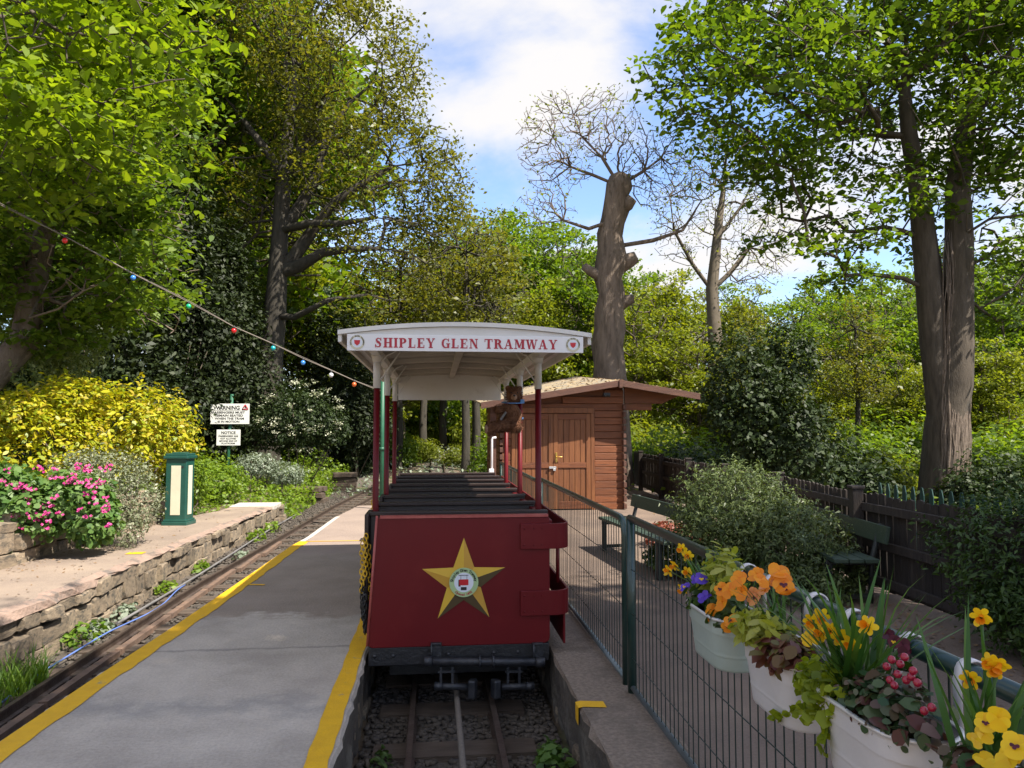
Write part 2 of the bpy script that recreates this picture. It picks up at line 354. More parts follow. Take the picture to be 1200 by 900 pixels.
mat('tram_black', (.012, .012, .015), (.022, .021, .023), 6, .45, .3, 40)
mat('tram_steel', (.02, .023, .03), (.05, .05, .055), 14, .38, .3, 50, metal=.3)
mat('seat_brown', (.022, .013, .011), (.033, .019, .016), 5, .38, .1, 40, stretch=(.5, 6, 6))
mat('tram_white', (.72, .7, .67), (.62, .6, .57), 2, .5, .1, 20, c3=(.48, .44, .38), c3scale=3, c3pos=(.58, .75))
mat('roof_lining', (.5, .46, .4), (.4, .365, .31), 3, .7, .15, 20)
mat('white_board', (.8, .79, .8), (.74, .73, .74), 3, .45)
mat('letter_red', (.42, .015, .035), (.38, .012, .03), 5, .45)
mat('letter_black', (.015, .015, .02), (.02, .02, .02), 5, .5)
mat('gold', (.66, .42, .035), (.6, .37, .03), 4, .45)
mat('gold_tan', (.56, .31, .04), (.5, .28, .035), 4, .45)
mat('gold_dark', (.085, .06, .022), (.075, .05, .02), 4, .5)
mat('badge_green', (.42, .56, .28), (.36, .5, .25), 4, .5)
mat('badge_white', (.72, .75, .82), (.66, .7, .78), 4, .5)
mat('badge_cream', (.62, .58, .42), (.55, .5, .36), 4, .5)
mat('badge_red', (.55, .012, .025), (.5, .01, .02), 4, .4)
mat('chain_yellow', (.68, .42, .015), (.6, .36, .012), 4, .45)
mat('chain_black', (.012, .012, .012), (.02, .02, .02), 4, .4)
mat('fence_green', (.012, .035, .03), (.02, .05, .042), 9, .3, .1, 50, coat=.3, c3=(.09, .1, .09), c3scale=16, c3pos=(.66, .72))
mat('wire_green', (.012, .026, .022), (.02, .035, .03), 9, .4)
mat('galvanised', (.2, .23, .24), (.12, .15, .15), 9, .45, metal=.5)
mat('bench_green', (.028, .05, .032), (.042, .066, .042), 8, .55, .25, 30, stretch=(5, .7, 5), c3=(.1, .11, .085), c3scale=6, c3pos=(.6, .72))
mat('bench_iron', (.016, .02, .018), (.028, .03, .028), 8, .6)
mat('fence_wood', (.026, .02, .017), (.05, .038, .031), 5, .85, .6, 30, stretch=(5, 5, .5), objrand=.25, c3=(.075, .062, .05), c3scale=5, c3pos=(.6, .72))
mat('palisade_green', (.012, .05, .042), (.018, .065, .05), 6, .5)
mat('shed_wood', (.2, .064, .019), (.125, .036, .011), 3.0, .6, .35, 22, stretch=(.7, 6, 9), objrand=.18, c3=(.06, .02, .008), c3scale=2.0, c3pos=(.56, .7))
mat('shed_wood_v', (.21, .078, .024), (.13, .042, .013), 3.0, .6, .3, 22, stretch=(8, 8, .6), objrand=.16, c3=(.06, .02, .008), c3scale=3.0, c3pos=(.6, .7))
mat('shed_dark', (.12, .05, .03), (.07, .03, .02), 4, .7, .4, 25, stretch=(1, 6, 6))
mat('shed_roof', (.28, .24, .18), (.18, .155, .12), 12, .95, .9, 40, c3=(.4, .29, .15), c3scale=5, c3pos=(.45, .62))
mat('brass', (.75, .48, .12), (.62, .38, .1), 6, .3, metal=.9)
mat('silver', (.65, .65, .65), (.55, .55, .55), 6, .35, metal=.8)
mat('box_green', (.008, .06, .047), (.014, .08, .06), 4, .4, .12, 18, coat=.2)
mat('box_cream', (.66, .63, .47), (.58, .55, .41), 3, .55, .1, 20, c3=(.4, .37, .27), c3scale=9, c3pos=(.66, .74))
mat('post_green', (.015, .09, .05), (.025, .12, .065), 5, .5)
mat('sign_white', (.76, .76, .72), (.7, .7, .66), 5, .5)
mat('tub_white', (.66, .64, .64), (.56, .54, .54), 3, .38, .1, 18, c3=(.4, .37, .35), c3scale=7, c3pos=(.6, .74))
mat('tub_sage', (.4, .47, .43), (.34, .41, .37), 3, .4, .1, 18, c3=(.28, .32, .29), c3scale=7, c3pos=(.6, .74))
mat('tub_rim', (.72, .72, .73), (.6, .6, .61), 5, .3, metal=.25)
mat('hook_white', (.74, .7, .71), (.66, .62, .63), 5, .45)
mat('potting_soil', (.02, .014, .01), (.04, .028, .02), 30, .95, 1, 40)
mat('bear_fur', (.15, .062, .03), (.26, .12, .06), 30, .95, 1.5, 70)
mat('bear_pale', (.42, .26, .17), (.34, .2, .13), 20, .95, .8, 60)
mat('bear_blue', (.12, .3, .62), (.1, .24, .5), 5, .6)
mat('bulb_red', (.75, .01, .02), (.7, .01, .02), 4, .2, coat=.5); mat('bulb_blue', (.05, .25, .75), (.04, .2, .7), 4, .2, coat=.5)
mat('bulb_green', (.01, .45, .2), (.01, .4, .18), 4, .2, coat=.5); mat('bulb_teal', (.0, .36, .4), (.0, .3, .36), 4, .2, coat=.5)
mat('bulb_white', (.7, .7, .75), (.65, .65, .7), 4, .2, coat=.5); mat('bulb_orange', (.7, .14, .03), (.65, .12, .03), 4, .2, coat=.5)
leafmat('lf_oak', [(.06, .075, .012), (.11, .125, .018), (.17, .175, .03), (.1, .13, .02)], .42, (1.9, 1.7, .6))
leafmat('lf_spring', [(.1, .165, .01), (.16, .235, .014), (.22, .29, .02)], .5, (1.7, 1.65, .5), .5)
leafmat('lf_spring2', [(.065, .125, .013), (.11, .18, .018), (.165, .235, .028)], .45, (1.7, 1.6, .55), .5)
leafmat('lf_sycamore', [(.042, .085, .008), (.075, .13, .012), (.125, .185, .018)], .45, (2.0, 1.9, .55))
leafmat('lf_wood', [(.055, .105, .01), (.1, .165, .016), (.155, .22, .024)], .5, (2.0, 1.9, .55))
leafmat('lf_wood_yellow', [(.11, .15, .014), (.17, .21, .02), (.22, .25, .03)], .5, (1.7, 1.6, .5))
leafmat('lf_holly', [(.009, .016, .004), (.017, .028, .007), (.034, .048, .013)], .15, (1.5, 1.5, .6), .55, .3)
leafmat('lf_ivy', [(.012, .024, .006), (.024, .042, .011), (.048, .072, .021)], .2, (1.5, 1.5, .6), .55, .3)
leafmat('lf_gold', [(.17, .24, .012), (.34, .36, .012), (.46, .42, .018), (.36, .27, .03)], .35, (1.5, 1.4, .4))
leafmat('lf_variegated', [(.16, .21, .05), (.28, .31, .11), (.12, .17, .045)], .3, (1.4, 1.4, .6))
leafmat('lf_geranium', [(.06, .13, .03), (.11, .2, .045), (.16, .25, .07)], .35, (1.5, 1.5, .6))
leafmat('lf_cotoneaster', [(.1, .12, .055), (.19, .21, .12), (.3, .31, .21)], .2, (1.3, 1.3, .7))
leafmat('lf_weeds', [(.09, .16, .014), (.15, .24, .02), (.21, .29, .03)], .4, (1.6, 1.6, .5))
leafmat('lf_grass', [(.06, .14, .012), (.11, .2, .018), (.17, .25, .03)], .4, (1.6, 1.6, .5))
leafmat('lf_yew', [(.045, .068, .018), (.08, .11, .03), (.13, .165, .048)], .2, (1.5, 1.5, .6))
leafmat('lf_hedge', [(.026, .056, .01), (.05, .095, .017), (.08, .135, .026)], .25, (1.6, 1.6, .6))
leafmat('lf_silver', [(.12, .16, .1), (.2, .24, .17), (.28, .32, .25)], .25, (1.4, 1.4, .8))
leafmat('lf_red', [(.22, .06, .04), (.33, .12, .08), (.16, .05, .035)], .3, (1.5, 1.2, .8))
leafmat('lf_strap', [(.035, .1, .02), (.065, .15, .03), (.11, .2, .045)], .35, (1.5, 1.5, .5), .35)
leafmat('lf_choisya', [(.26, .3, .025), (.36, .38, .05), (.42, .43, .12)], .35, (1.4, 1.4, .5))
leafmat('lf_jenny', [(.2, .26, .012), (.3, .36, .018), (.13, .19, .014)], .4, (1.5, 1.5, .4))
leafmat('lf_gaultheria', [(.03, .07, .025), (.06, .11, .045), (.11, .04, .04), (.09, .15, .07)], .2, (1.4, 1.4, .6), .3)
leafmat('lf_heuchera', [(.12, .03, .03), (.2, .08, .05), (.12, .13, .03)], .3, (1.4, 1.3, .7))
leafmat('pt_magenta', [(.5, .03, .2), (.62, .07, .3), (.42, .02, .14), (.66, .2, .4)], .3, (1.3, 1, 1.2))
leafmat('pt_white', [(.55, .56, .42), (.66, .66, .54), (.38, .42, .22)], .3, (1.2, 1.2, 1))
leafmat('pt_orange', [(.8, .26, .008), (.86, .34, .012), (.78, .2, .01)], .3, (1.2, 1.1, .8))
leafmat('pt_yellow', [(.85, .55, .008), (.88, .62, .015), (.8, .48, .01)], .3, (1.2, 1.1, .8))
leafmat('pt_peach', [(.78, .34, .12), (.82, .4, .18), (.72, .28, .08)], .3, (1.2, 1.1, 1))
leafmat('pt_purple', [(.11, .05, .5), (.16, .08, .62), (.08, .03, .38)], .3, (1.2, 1.1, 1.2))
leafmat('pt_maroon', [(.06, .006, .02), (.1, .01, .03), (.04, .005, .015)], .2, (1.2, 1.1, 1.2))
mat('berry', (.35, .008, .04), (.28, .006, .03), 5, .25, coat=.4)
# platform: grey concrete screed near the buffer end, older warm asphalt beyond it; the canopy's shadow band is painted in
m, n = newmat('platform_top'); nd = n.nodes.new; lk = n.links.new
o = nd('ShaderNodeOutputMaterial'); p = nd('ShaderNodeBsdfPrincipled'); lk(p.outputs[0], o.inputs[0]); p.inputs['Roughness'].default_value = .9
g = nd('ShaderNodeNewGeometry'); sp = nd('ShaderNodeSeparateXYZ'); lk(g.outputs['Position'], sp.inputs[0])
def nnoise(s, d=8, stretch=None):
    x = nd('ShaderNodeTexNoise'); x.inputs['Scale'].default_value = s; x.inputs['Detail'].default_value = d; x.inputs['Roughness'].default_value = .62
    if stretch:
        q = nd('ShaderNodeMapping'); q.inputs['Scale'].default_value = stretch; lk(g.outputs['Position'], q.inputs[0]); lk(q.outputs[0], x.inputs['Vector'])
    else: lk(g.outputs['Position'], x.inputs['Vector'])
    return x.outputs['Fac']
def nramp(fac, stops):
    r = nd('ShaderNodeValToRGB'); e = r.color_ramp.elements; e[0].position, e[0].color = stops[0][0], rgba(stops[0][1]); e[1].position, e[1].color = stops[-1][0], rgba(stops[-1][1])
    for ps, c in stops[1:-1]: q = e.new(ps); q.color = rgba(c)
    lk(fac, r.inputs[0]); return r.outputs[0]
def nmix(fac, a, b, mode='MIX'):
    x = nd('ShaderNodeMixRGB'); x.blend_type = mode
    for s_, v in zip(x.inputs, (fac, a, b)):
        if hasattr(v, 'links'): lk(v, s_)
        elif isinstance(v, (int, float)): s_.default_value = v
        else: s_.default_value = rgba(v)
    return x.outputs[0]
def nmath(op, a, b):
    x = nd('ShaderNodeMath'); x.operation = op
    for s_, v in zip(x.inputs, (a, b)):
        if hasattr(v, 'links'): lk(v, s_)
        else: s_.default_value = v
    return x.outputs[0]
grey = nmix(nramp(nnoise(1.1), [(.38, (0, 0, 0)), (.66, (1, 1, 1))]), (.6, .515, .43), (.38, .32, .265))
grey = nmix(nramp(nnoise(55, 4), [(.3, (.72, .72, .72)), (.7, (1.12, 1.12, 1.12))]), grey, grey) if False else nmix(1.0, grey, nramp(nnoise(55, 4), [(.3, (.78, .78, .78)), (.7, (1, 1, 1))]), 'MULTIPLY')
dark = nmix(nramp(nnoise(2.2), [(.35, (0, 0, 0)), (.7, (1, 1, 1))]), (.3, .235, .185), (.38, .3, .24))  # asphalt tone for the tram canopy's shadow, put into the colour
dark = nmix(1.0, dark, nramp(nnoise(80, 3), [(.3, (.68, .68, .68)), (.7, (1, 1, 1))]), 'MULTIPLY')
warm = nmix(nramp(nnoise(1.6), [(.35, (0, 0, 0)), (.7, (1, 1, 1))]), (.36, .275, .225), (.28, .215, .18))
warm = nmix(1.0, warm, nramp(nnoise(85, 3), [(.3, (.68, .68, .68)), (.7, (1, 1, 1))]), 'MULTIPLY')
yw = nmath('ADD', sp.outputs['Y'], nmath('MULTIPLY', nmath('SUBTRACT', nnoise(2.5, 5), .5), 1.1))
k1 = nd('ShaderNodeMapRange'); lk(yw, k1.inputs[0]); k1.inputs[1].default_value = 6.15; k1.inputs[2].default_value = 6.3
k2 = nd('ShaderNodeMapRange'); lk(sp.outputs['Y'], k2.inputs[0]); k2.inputs[1].default_value = 9.2; k2.inputs[2].default_value = 9.3  # straight far edge of the painted canopy shadow band
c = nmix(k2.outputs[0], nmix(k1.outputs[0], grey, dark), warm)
# rough joint across the screed
jy = nmath('ABSOLUTE', nmath('SUBTRACT', nmath('ADD', sp.outputs['Y'], nmath('MULTIPLY', nmath('SUBTRACT', nnoise(6, 6), .5), .12)), 5.32), 0)
k3 = nd('ShaderNodeMapRange'); lk(jy, k3.inputs[0]); k3.inputs[1].default_value = .0; k3.inputs[2].default_value = .035; k3.inputs[3].default_value = .55; k3.inputs[4].default_value = 0
c = nmix(k3.outputs[0], c, (.13, .12, .115))
jy2 = nmath('ABSOLUTE', nmath('SUBTRACT', nmath('ADD', sp.outputs['Y'], nmath('MULTIPLY', nmath('SUBTRACT', nnoise(2.4, 7), .5), .9)), 4.25), 0)
k4 = nd('ShaderNodeMapRange'); lk(jy2, k4.inputs[0]); k4.inputs[1].default_value = .0; k4.inputs[2].default_value = .16; k4.inputs[3].default_value = .5; k4.inputs[4].default_value = 0
c = nmix(k4.outputs[0], c, (.2, .19, .185))
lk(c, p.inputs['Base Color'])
bp_ = nd('ShaderNodeBump'); bp_.inputs['Strength'].default_value = .55; bp_.inputs['Distance'].default_value = .012; lk(nmath('ADD', nnoise(60, 6), nmath('MULTIPLY', nnoise(7, 6), 2.0)), bp_.inputs['Height']); lk(bp_.outputs[0], p.inputs['Normal'])

# ------------------------------------------------------------------ the setting: ground, platforms, paths, tracks
R = random.Random(5)
def zl(y): return .12-.017*(np.clip(y, 4, 17)-6)
def hgt(x, y):
    x = np.asarray(x, float); y = np.asarray(y, float)
    far = np.clip((y-24)*.055, 0, 2.6)+np.clip((y-50)*.02, 0, 6); z = np.full_like(x, -.42)+far
    s = np.clip(-4.42-x, 0, 40); up_ = zl(y)-.07; wall = .34*np.clip((12.6-y)/.8, 0, 1)
    lb = up_+np.where(x < -4.42, wall, 0)+np.clip(.2*s, 0, 1.3)+np.clip((s-6)*.3, 0, 8)
    k = np.clip((y-15.9)/1.2, 0, 1); s2 = np.clip(-3.0-x, 0, 60); far_l = -.42+far*np.clip(1-s2/12, 0, 1)+np.clip(s2*.24, 0, 2.2)+np.clip((s2-9)*.25, 0, 8)
    z = np.where(x < -3.27, lb*(1-k)+far_l*k, z)
    kr = np.clip((24-y)/3, 0, 1); r = np.where(x < 4.5, -.07, -.07-np.clip((x-4.5)*.22, 0, .42)); r = r+np.clip((x-22)*.1, 0, 5)
    z = np.where(x > .86, r*kr+(z)*(1-kr), z)
    return z
def hit(px, py):
    """where the view ray of a photo pixel meets the terrain"""
    d = ray(px, py)
    for t in np.arange(4, 90, .1):
        p = CAM+d*t
        if p[2] <= float(hgt(p[0], p[1])): break
    return p
def steps(a, b, n): return list(np.linspace(a, b, n))
xs = sorted(set([-500, -300, -180, -110, -75]+steps(-55, -9, 47)+steps(-8.5, -4.5, 17)+[-4.43, -4.41, -4, -3.6, -3.30, -3.24]+steps(-3, .6, 19)+[.82, .9]+steps(1.2, 9, 27)+steps(10, 55, 46)+[75, 110, 180, 300, 500]))
ys = sorted(set([-300, -150, -80, -40, -20, -10]+steps(-5, 30, 88)+steps(31, 70, 40)+[75, 85, 100, 130, 180, 260, 400, 650]))
X, Y = np.meshgrid(xs, ys); Z = hgt(X, Y)
nzv = np.array([mnoise.fractal(Vector((a*.35, b*.35, 0)), 1, 2, 4) for a, b in zip(X.ravel(), Y.ravel())]).reshape(X.shape)
amp = np.where((X > -3.25) & (X < .85), .012, np.where((X > .85) & (X < 4.5) & (Y < 22), .0, .07)); amp = np.where(Y > 22, .1, amp); Z = Z+nzv*amp
V = np.stack([X, Y, Z], -1).reshape(-1, 3); ny, nx = X.shape; ii = np.arange((ny-1)*nx).reshape(ny-1, nx)[:, :-1].ravel()
g_ = link('ground', np_mesh('ground', V, np.stack([ii, ii+1, ii+1+nx, ii+nx], 1), True), 'earth'); tag(g_, 'brown woodland earth of the bank and glen floor', 'ground', kind='structure')

m_ = MB()
tb = m_  # ballast bed sheets of both tracks, just above the earth
for x0, x1 in ((-.42, .78), (-3.2, -2.0)):
    nyy = 40; yy = np.linspace(-1, 40, nyy)
    for i in range(nyy-1):
        za_, zb_ = hgt(-1, yy[i])+.02, hgt(-1, yy[i+1])+.02; m_.add([(x0, yy[i], za_), (x1, yy[i], za_), (x1, yy[i+1], zb_), (x0, yy[i+1], zb_)], [(0, 1, 2, 3)])
tag(m_.build('track_bed', 'gravel'), 'grey ballast bed of the two tramway tracks', 'track bed', kind='structure')

# middle platform
LE = [(-2.25, -3), (-2.12, 2.5), (-2.08, 3.9), (-2.05, 4.73), (-1.98, 5.96), (-1.89, 8.24), (-1.84, 9.86), (-1.77, 10.6), (-1.7, 12.9), (-1.5, 14.9)]
def lex(y): return float(np.interp(y, [q[1] for q in LE], [q[0] for q in LE]))
pl = MB(); yy = list(np.arange(-3, 14.91, .1)); rj = np.random.default_rng(3)
jl = [rj.normal()*.008 for _ in yy]; jr = [rj.normal()*.006 for _ in yy]
top = []
for i, y in enumerate(yy):
    xl, xr = lex(y)+jl[i], -.44+jr[i]; top += [(xl+.02, y, -.5), (xl, y, -.015), (xl+.012, y, 0), (xr-.012, y, 0), (xr, y, -.02), (xr-.012+rj.normal()*.006, y, -.12), (xr-.02+rj.normal()*.01, y, -.5)]
fs = [(7*i+k, 7*i+k+1, 7*i+k+8, 7*i+k+7) for i in range(len(yy)-1) for k in range(6)]
fs += [(0, 1, 2, 3, 4, 5, 6), tuple(7*(len(yy)-1)+k for k in range(7))[::-1]]
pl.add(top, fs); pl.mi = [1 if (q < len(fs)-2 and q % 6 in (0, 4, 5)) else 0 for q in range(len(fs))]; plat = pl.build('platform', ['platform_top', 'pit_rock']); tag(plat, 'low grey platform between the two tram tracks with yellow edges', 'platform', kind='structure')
def stripe(name, pts, mt, label=None):
    mm = MB()
    for a, b in zip(pts[:-1], pts[1:]): mm.add([a[0], a[1], b[1], b[0]], [(0, 1, 2, 3)])
    o = mm.build(name, mt); tag(o, label, 'marking', kind='structure'); return o
stripe('yellow_edge_line', [((lex(y)+.016, y, .0045), (lex(y)+.15+.006*math.sin(y*9)+R.uniform(-.006, .006), y, .0045)) for y in np.arange(-2, 10.25, .12)], 'yellow_paint', 'yellow painted line along the platform edge by the stone wall')
stripe('yellow_edge_line', [((-.572+R.uniform(-.006, .006), y, .0045), (-.462+R.uniform(-.008, .008), y, .0045)) for y in np.arange(-2, 9.6, .12)], 'yellow_paint', 'yellow painted line along the platform edge beside the tram car')
stripe('white_edge_line', [((lex(y)+.016, y, .0045), (lex(y)+.085, y, .0045)) for y in np.arange(10.25, 13.2, .2)], 'white_paint_worn', 'worn white line along the far platform edge')
stripe('yellow_cross_line', [((x, 10.21, .0045), (x, 10.25, .0045)) for x in np.arange(-1.7, -.46, .1)], 'yellow_paint', 'thin yellow line painted across the platform')
stripe('yellow_tick', [((-1.62, 7.42, .0045), (-1.62, 7.47, .0045)), ((-1.78, 7.45, .0045), (-1.78, 7.5, .0045))], 'yellow_paint', 'short yellow tick beside the platform edge line')
stripe('yellow_tick', [((x, 8.98, float(zl(9.0))+.0045), (x, 9.12, float(zl(9.0))+.0045)) for x in (-3.52, -3.33)], 'yellow_paint', 'short yellow mark on the upper path above the stone wall')

# right-hand kerb slab and path
kb = MB(); yy = np.arange(-3, 13.5, .1); top = []
for y in yy: top += [(.83+rj.normal()*.022, y, -.5), (.80+rj.normal()*.012, y, -.3), (.79+rj.normal()*.008, y, -.02), (.8, y, 0.004), (1.2, y, .004), (1.2, y, -.2)]
kb.add(top, [(6*i+k, 6*i+k+1, 6*i+k+7, 6*i+k+6) for i in range(len(yy)-1) for k in range(5)]+[(0, 1, 2, 3, 4, 5), tuple(6*(len(yy)-1)+k for k in range(6))[::-1]])
kb.mi = [1 if (q < len(kb.f)-2 and q % 5 in (0, 1)) else 0 for q in range(len(kb.f))]
tag(kb.build('kerb', ['kerb_concrete', 'pit_rock']), 'pitted concrete kerb slab between the track pit and the mesh fence', 'kerb', kind='structure')
pm = MB(); pm.b2((1.14, -4, -.2), (5.6, 22, 0.0)); tag(pm.build('path', 'path_asphalt'), 'worn asphalt path behind the mesh fence', 'path', kind='structure')
ym = MB(); ym.add([(.806, 4.02, .0085), (.93, 4.0, .0085), (.93, 4.09, .0085), (.806, 4.11, .0085)], [(0, 1, 2, 3)]); ym.add([(.778, 4.02, -.09), (.778, 4.1, -.085), (.779, 4.11, .003), (.779, 4.02, .003)], [(0, 1, 2, 3)]); ym.add([(.778, 4.02, .003), (.779, 4.11, .003), (.806, 4.11, .0085), (.806, 4.02, .0085)], [(0, 1, 2, 3)])
tag(ym.build('yellow_kerb_mark', 'yellow_paint'), 'small yellow corner mark painted on the kerb by the tram', 'marking', kind='structure')

# upper path on the left, above the stone wall
um = MB(); yy = np.arange(1.5, 16.05, .15); prof = []
for y in yy:
    z = float(zl(y)); j = rj.normal()*.02; xl = -4.5 if y < 12.4 else -4.5+.5*min(1, (y-12.4)/2); prof += [(xl, y, z-.2), (xl, y, z), (-3.3+j, y, z), (-3.215+j, y, z-.02), (-3.2+rj.normal()*.015, y, z-(.085 if y < 7.6 else .04)), (-3.3, y, z-(.12 if y < 7.6 else .06))]
um.add(prof, [(6*i+k, 6*i+k+1, 6*i+k+7, 6*i+k+6) for i in range(len(yy)-1) for k in range(2)], 0)
b0 = 0; um.add(prof, [(6*i+k, 6*i+k+1, 6*i+k+7, 6*i+k+6) for i in range(len(yy)-1) for k in (2, 3, 4)]+[(0, 1, 2, 3, 4, 5), tuple(6*(len(yy)-1)+k for k in range(6))[::-1]], 1)
tag(um.build('upper_platform', ['upper_path', 'pink_mortar']), 'tan asphalt upper platform above the rubble wall', 'platform', kind='structure')
pc = MB(); pc.box((-3.62, 15.7, float(zl(15.7))-.03), (.86, .75, .09)); tag(pc.build('end_slab', 'white_paint_worn', bevel=.01), 'pale concrete slab closing the end of the upper platform', 'slab', kind='structure')

# stones: a few hewn shapes shared by every wall
def stone_mesh(seed):
    r = random.Random(seed); bm = bmesh.new()
    for a in (-1, 1):
        for b in (-1, 1):
            for c_ in (-1, 1):
                for ax in range(3):
                    v = [a*.5, b*.5, c_*.5]; v[ax] *= r.uniform(.5, .9); v = [q*r.uniform(.9, 1.02) for q in v]; bm.verts.new(v)
    bmesh.ops.convex_hull(bm, input=bm.verts); bmesh.ops.dissolve_limit(bm, angle_limit=.12, verts=bm.verts, edges=bm.edges)
    me = bpy.data.meshes.new('stone'); bm.to_mesh(me); bm.free(); me.materials.append(MATS['stone']); return me
STONES = [stone_mesh(i) for i in range(9)]
def rubble(t, p0, p1, zb, zt, course, slen, depth, nsign, rs, proud=.03):
    """random rubble face from p0 to p1; one object per stone, children of t"""
    p0, p1 = Vector(p0), Vector(p1); d = (p1-p0); Ltot = d.length; d.normalize(); nrm = Vector((-d.y, d.x, 0))*nsign; ang = math.atan2(d.y, d.x); row = 0; z = [0.0]
    h0 = 0.0; maxh = max(zt(p0+d*q*Ltot/10)-zb(p0+d*q*Ltot/10) for q in range(11)); cnt = 0
    while h0 < maxh-.03:
        ch = course*rs.uniform(.8, 1.25); s = -rs.uniform(0, slen)
        while s < Ltot:
            l = slen*rs.uniform(.55, 1.5); p = p0+d*(s+l/2); b, tp = zb(p), zt(p); hh = min(ch*rs.uniform(.82, 1.12), tp-(b+h0))
            if hh > course*.35:
                o = bpy.data.objects.new('stone', rs.choice(STONES)); COL.objects.link(o); o.parent = t
                o.location = p + nrm*(rs.uniform(-proud, proud)-depth/2) + Vector((0, 0, b+h0+hh/2)) - WO[t.name]
                o.rotation_euler = (rs.uniform(-.06, .06)+(math.pi if rs.random() < .5 else 0), rs.uniform(-.07, .07), ang+rs.uniform(-.06, .06)); o.scale = (l*.96, depth*rs.uniform(.85, 1.35), hh*.97); cnt += 1
            s += l
        h0 += ch
    return cnt
wl = thing('rubble_wall', 'rough sandstone rubble wall holding up the left upper path', 'wall', (-3.25, 4, -.45))
cm = MB(); cm.b2((-3.5, 1.5, -.6), (-3.27, 15.95, -.12)); cm.build('core', 'mortar', wl)
rs = random.Random(11)
rubble(wl, (-3.2, 3.2, 0), (-3.2, 16.1, 0), lambda p: -.45, lambda p: float(zl(p.y))-(.095 if p.y < 7.6 else .035), .165, .27, .15, -1, rs, .035)
rubble(wl, (-3.2, 16.05, 0), (-4.0, 16.05, 0), lambda p: -.45, lambda p: -.1, .15, .26, .14, -1, rs, .02)
gw = thing('garden_wall', 'low dry-stone wall of big blocks under the pink geraniums', 'wall', (-4.4, 6, .1))
cm = MB(); cm.b2((-4.7, 3, -.1), (-4.47, 12.6, .36)); cm.build('core', 'earth', gw)
rubble(gw, (-4.40, 4.6, 0), (-4.36, 12.5, 0), lambda p: float(zl(p.y))-.03, lambda p: float(zl(p.y))+.46+.08*math.sin(p.y*2.3), .19, .36, .2, -1, rs, .05)
pw = thing('pit_wall', 'dark rough stones lining the track pit under the platform edge', 'wall', (-.47, 3, -.45))
rubble(pw, (-.47, 2.6, 0), (-.47, 6.4, 0), lambda p: -.46, lambda p: -.08, .13, .24, .1, 1, rs, .03) if False else rubble(pw, (-.455, 2.6, 0), (-.455, 6.4, 0), lambda p: -.46, lambda p: -.13, .13, .24, .1, -1, rs, .025)
pw2 = thing('pit_wall', 'dark rough stones lining the track pit under the concrete kerb', 'wall', (.83, 3, -.45))
rubble(pw2, (.825, 2.6, 0), (.825, 6.4, 0), lambda p: -.46, lambda p: -.15, .15, .3, .1, 1, rs, .025)

# tracks
def track(name, label, cx, y0, y1, xoff=lambda y: 0.0, near=True):
    t = thing(name, label, 'track', (cx, y0, -.42))
    ysr = list(np.arange(y0, y1, .8))
    for sx in (-.26, .26):
        mm = MB(); pv = None
        for y in ysr:
            z = float(hgt(-1, y)); x = cx+xoff(y)+sx; cs = [(x-.03, y, z+.04), (x+.03, y, z+.04), (x+.03, y, z+.048), (x+.007, y, z+.056), (x+.007, y, z+.1), (x+.017, y, z+.105), (x+.017, y, z+.125), (x-.017, y, z+.125), (x-.017, y, z+.105), (x-.007, y, z+.1), (x-.007, y, z+.056), (x-.03, y, z+.048)]
            b = len(mm.v); mm.v += [tuple(map(float, q)) for q in cs]
            if pv is not None:
                for k in range(12): mm.f.append([pv+k, pv+(k+1) % 12, b+(k+1) % 12, b+k]); mm.mi.append(0); mm.sm.append(False)
            pv = b
        mm.build('rail', 'rail_steel', t)
    base = None
    for y in np.arange(y0, min(y1, y0+24), .62):
        if base is None:
            mm = MB(); mm.box((0, 0, 0), (.95, .2, .1)); base = link('sleeper', mm.mesh('sleeper'), 'sleeper_wood', t); o = base
        else: o = copy_part(base, t)
        o.location = Vector((cx+xoff(y), y+R.uniform(-.03, .03), float(hgt(-1, y))+.005)) - WO[t.name]; o.rotation_euler = (0, 0, R.uniform(-.04, .04))
    return t
tk = track('tram_track', 'rusty narrow-gauge rails in the pit under the red tram car', .13, -.5, 34)
track('tram_track', 'rusty narrow-gauge rails running along the foot of the rubble wall', -2.49, 1.2, 40, lambda y: max(0, y-9)*.045+max(0, y-18)*.03)
hm = MB(); hm.tube([(.165, 1, -.24), (.16, 3, -.245), (.155, 5, -.25), (.15, 12, -.25)], .018, 8); tag(hm.build('haulage_rope', 'cable_rope'), 'thick wire haulage rope lying between the rails under the tram', 'rope')
# board beside the left rail, a conduit and a blue pipe
pk = MB(); [pk.b2((-2.64+max(0, y-9)*.045, y, -.38), (-2.58+max(0, y-9)*.045, y+1.16, -.33)) for y in np.arange(3, 12, 1.2)]
tag(pk.build('check_plank', 'rust_plank'), 'rust-brown timber check strip laid beside the left rail', 'plank')
cp = MB(); cp.tube([(-2.98+.02*math.sin(y*.8), y, -.34) for y in np.arange(7.5, 17, .5)], .014, 7); tag(cp.build('grey_conduit', 'grey_plastic'), 'grey conduit pipe along the foot of the rubble wall', 'pipe')
cp = MB(); cp.tube([(-2.93+.05*math.sin(y*1.7)+.02*math.sin(y*4), y, -.355+.012*math.sin(y*3)) for y in np.arange(5.4, 9.4, .15)], .0075, 6); tag(cp.build('blue_pipe', 'blue_plastic'), 'thin blue plastic pipe lying beside the left rail', 'pipe')

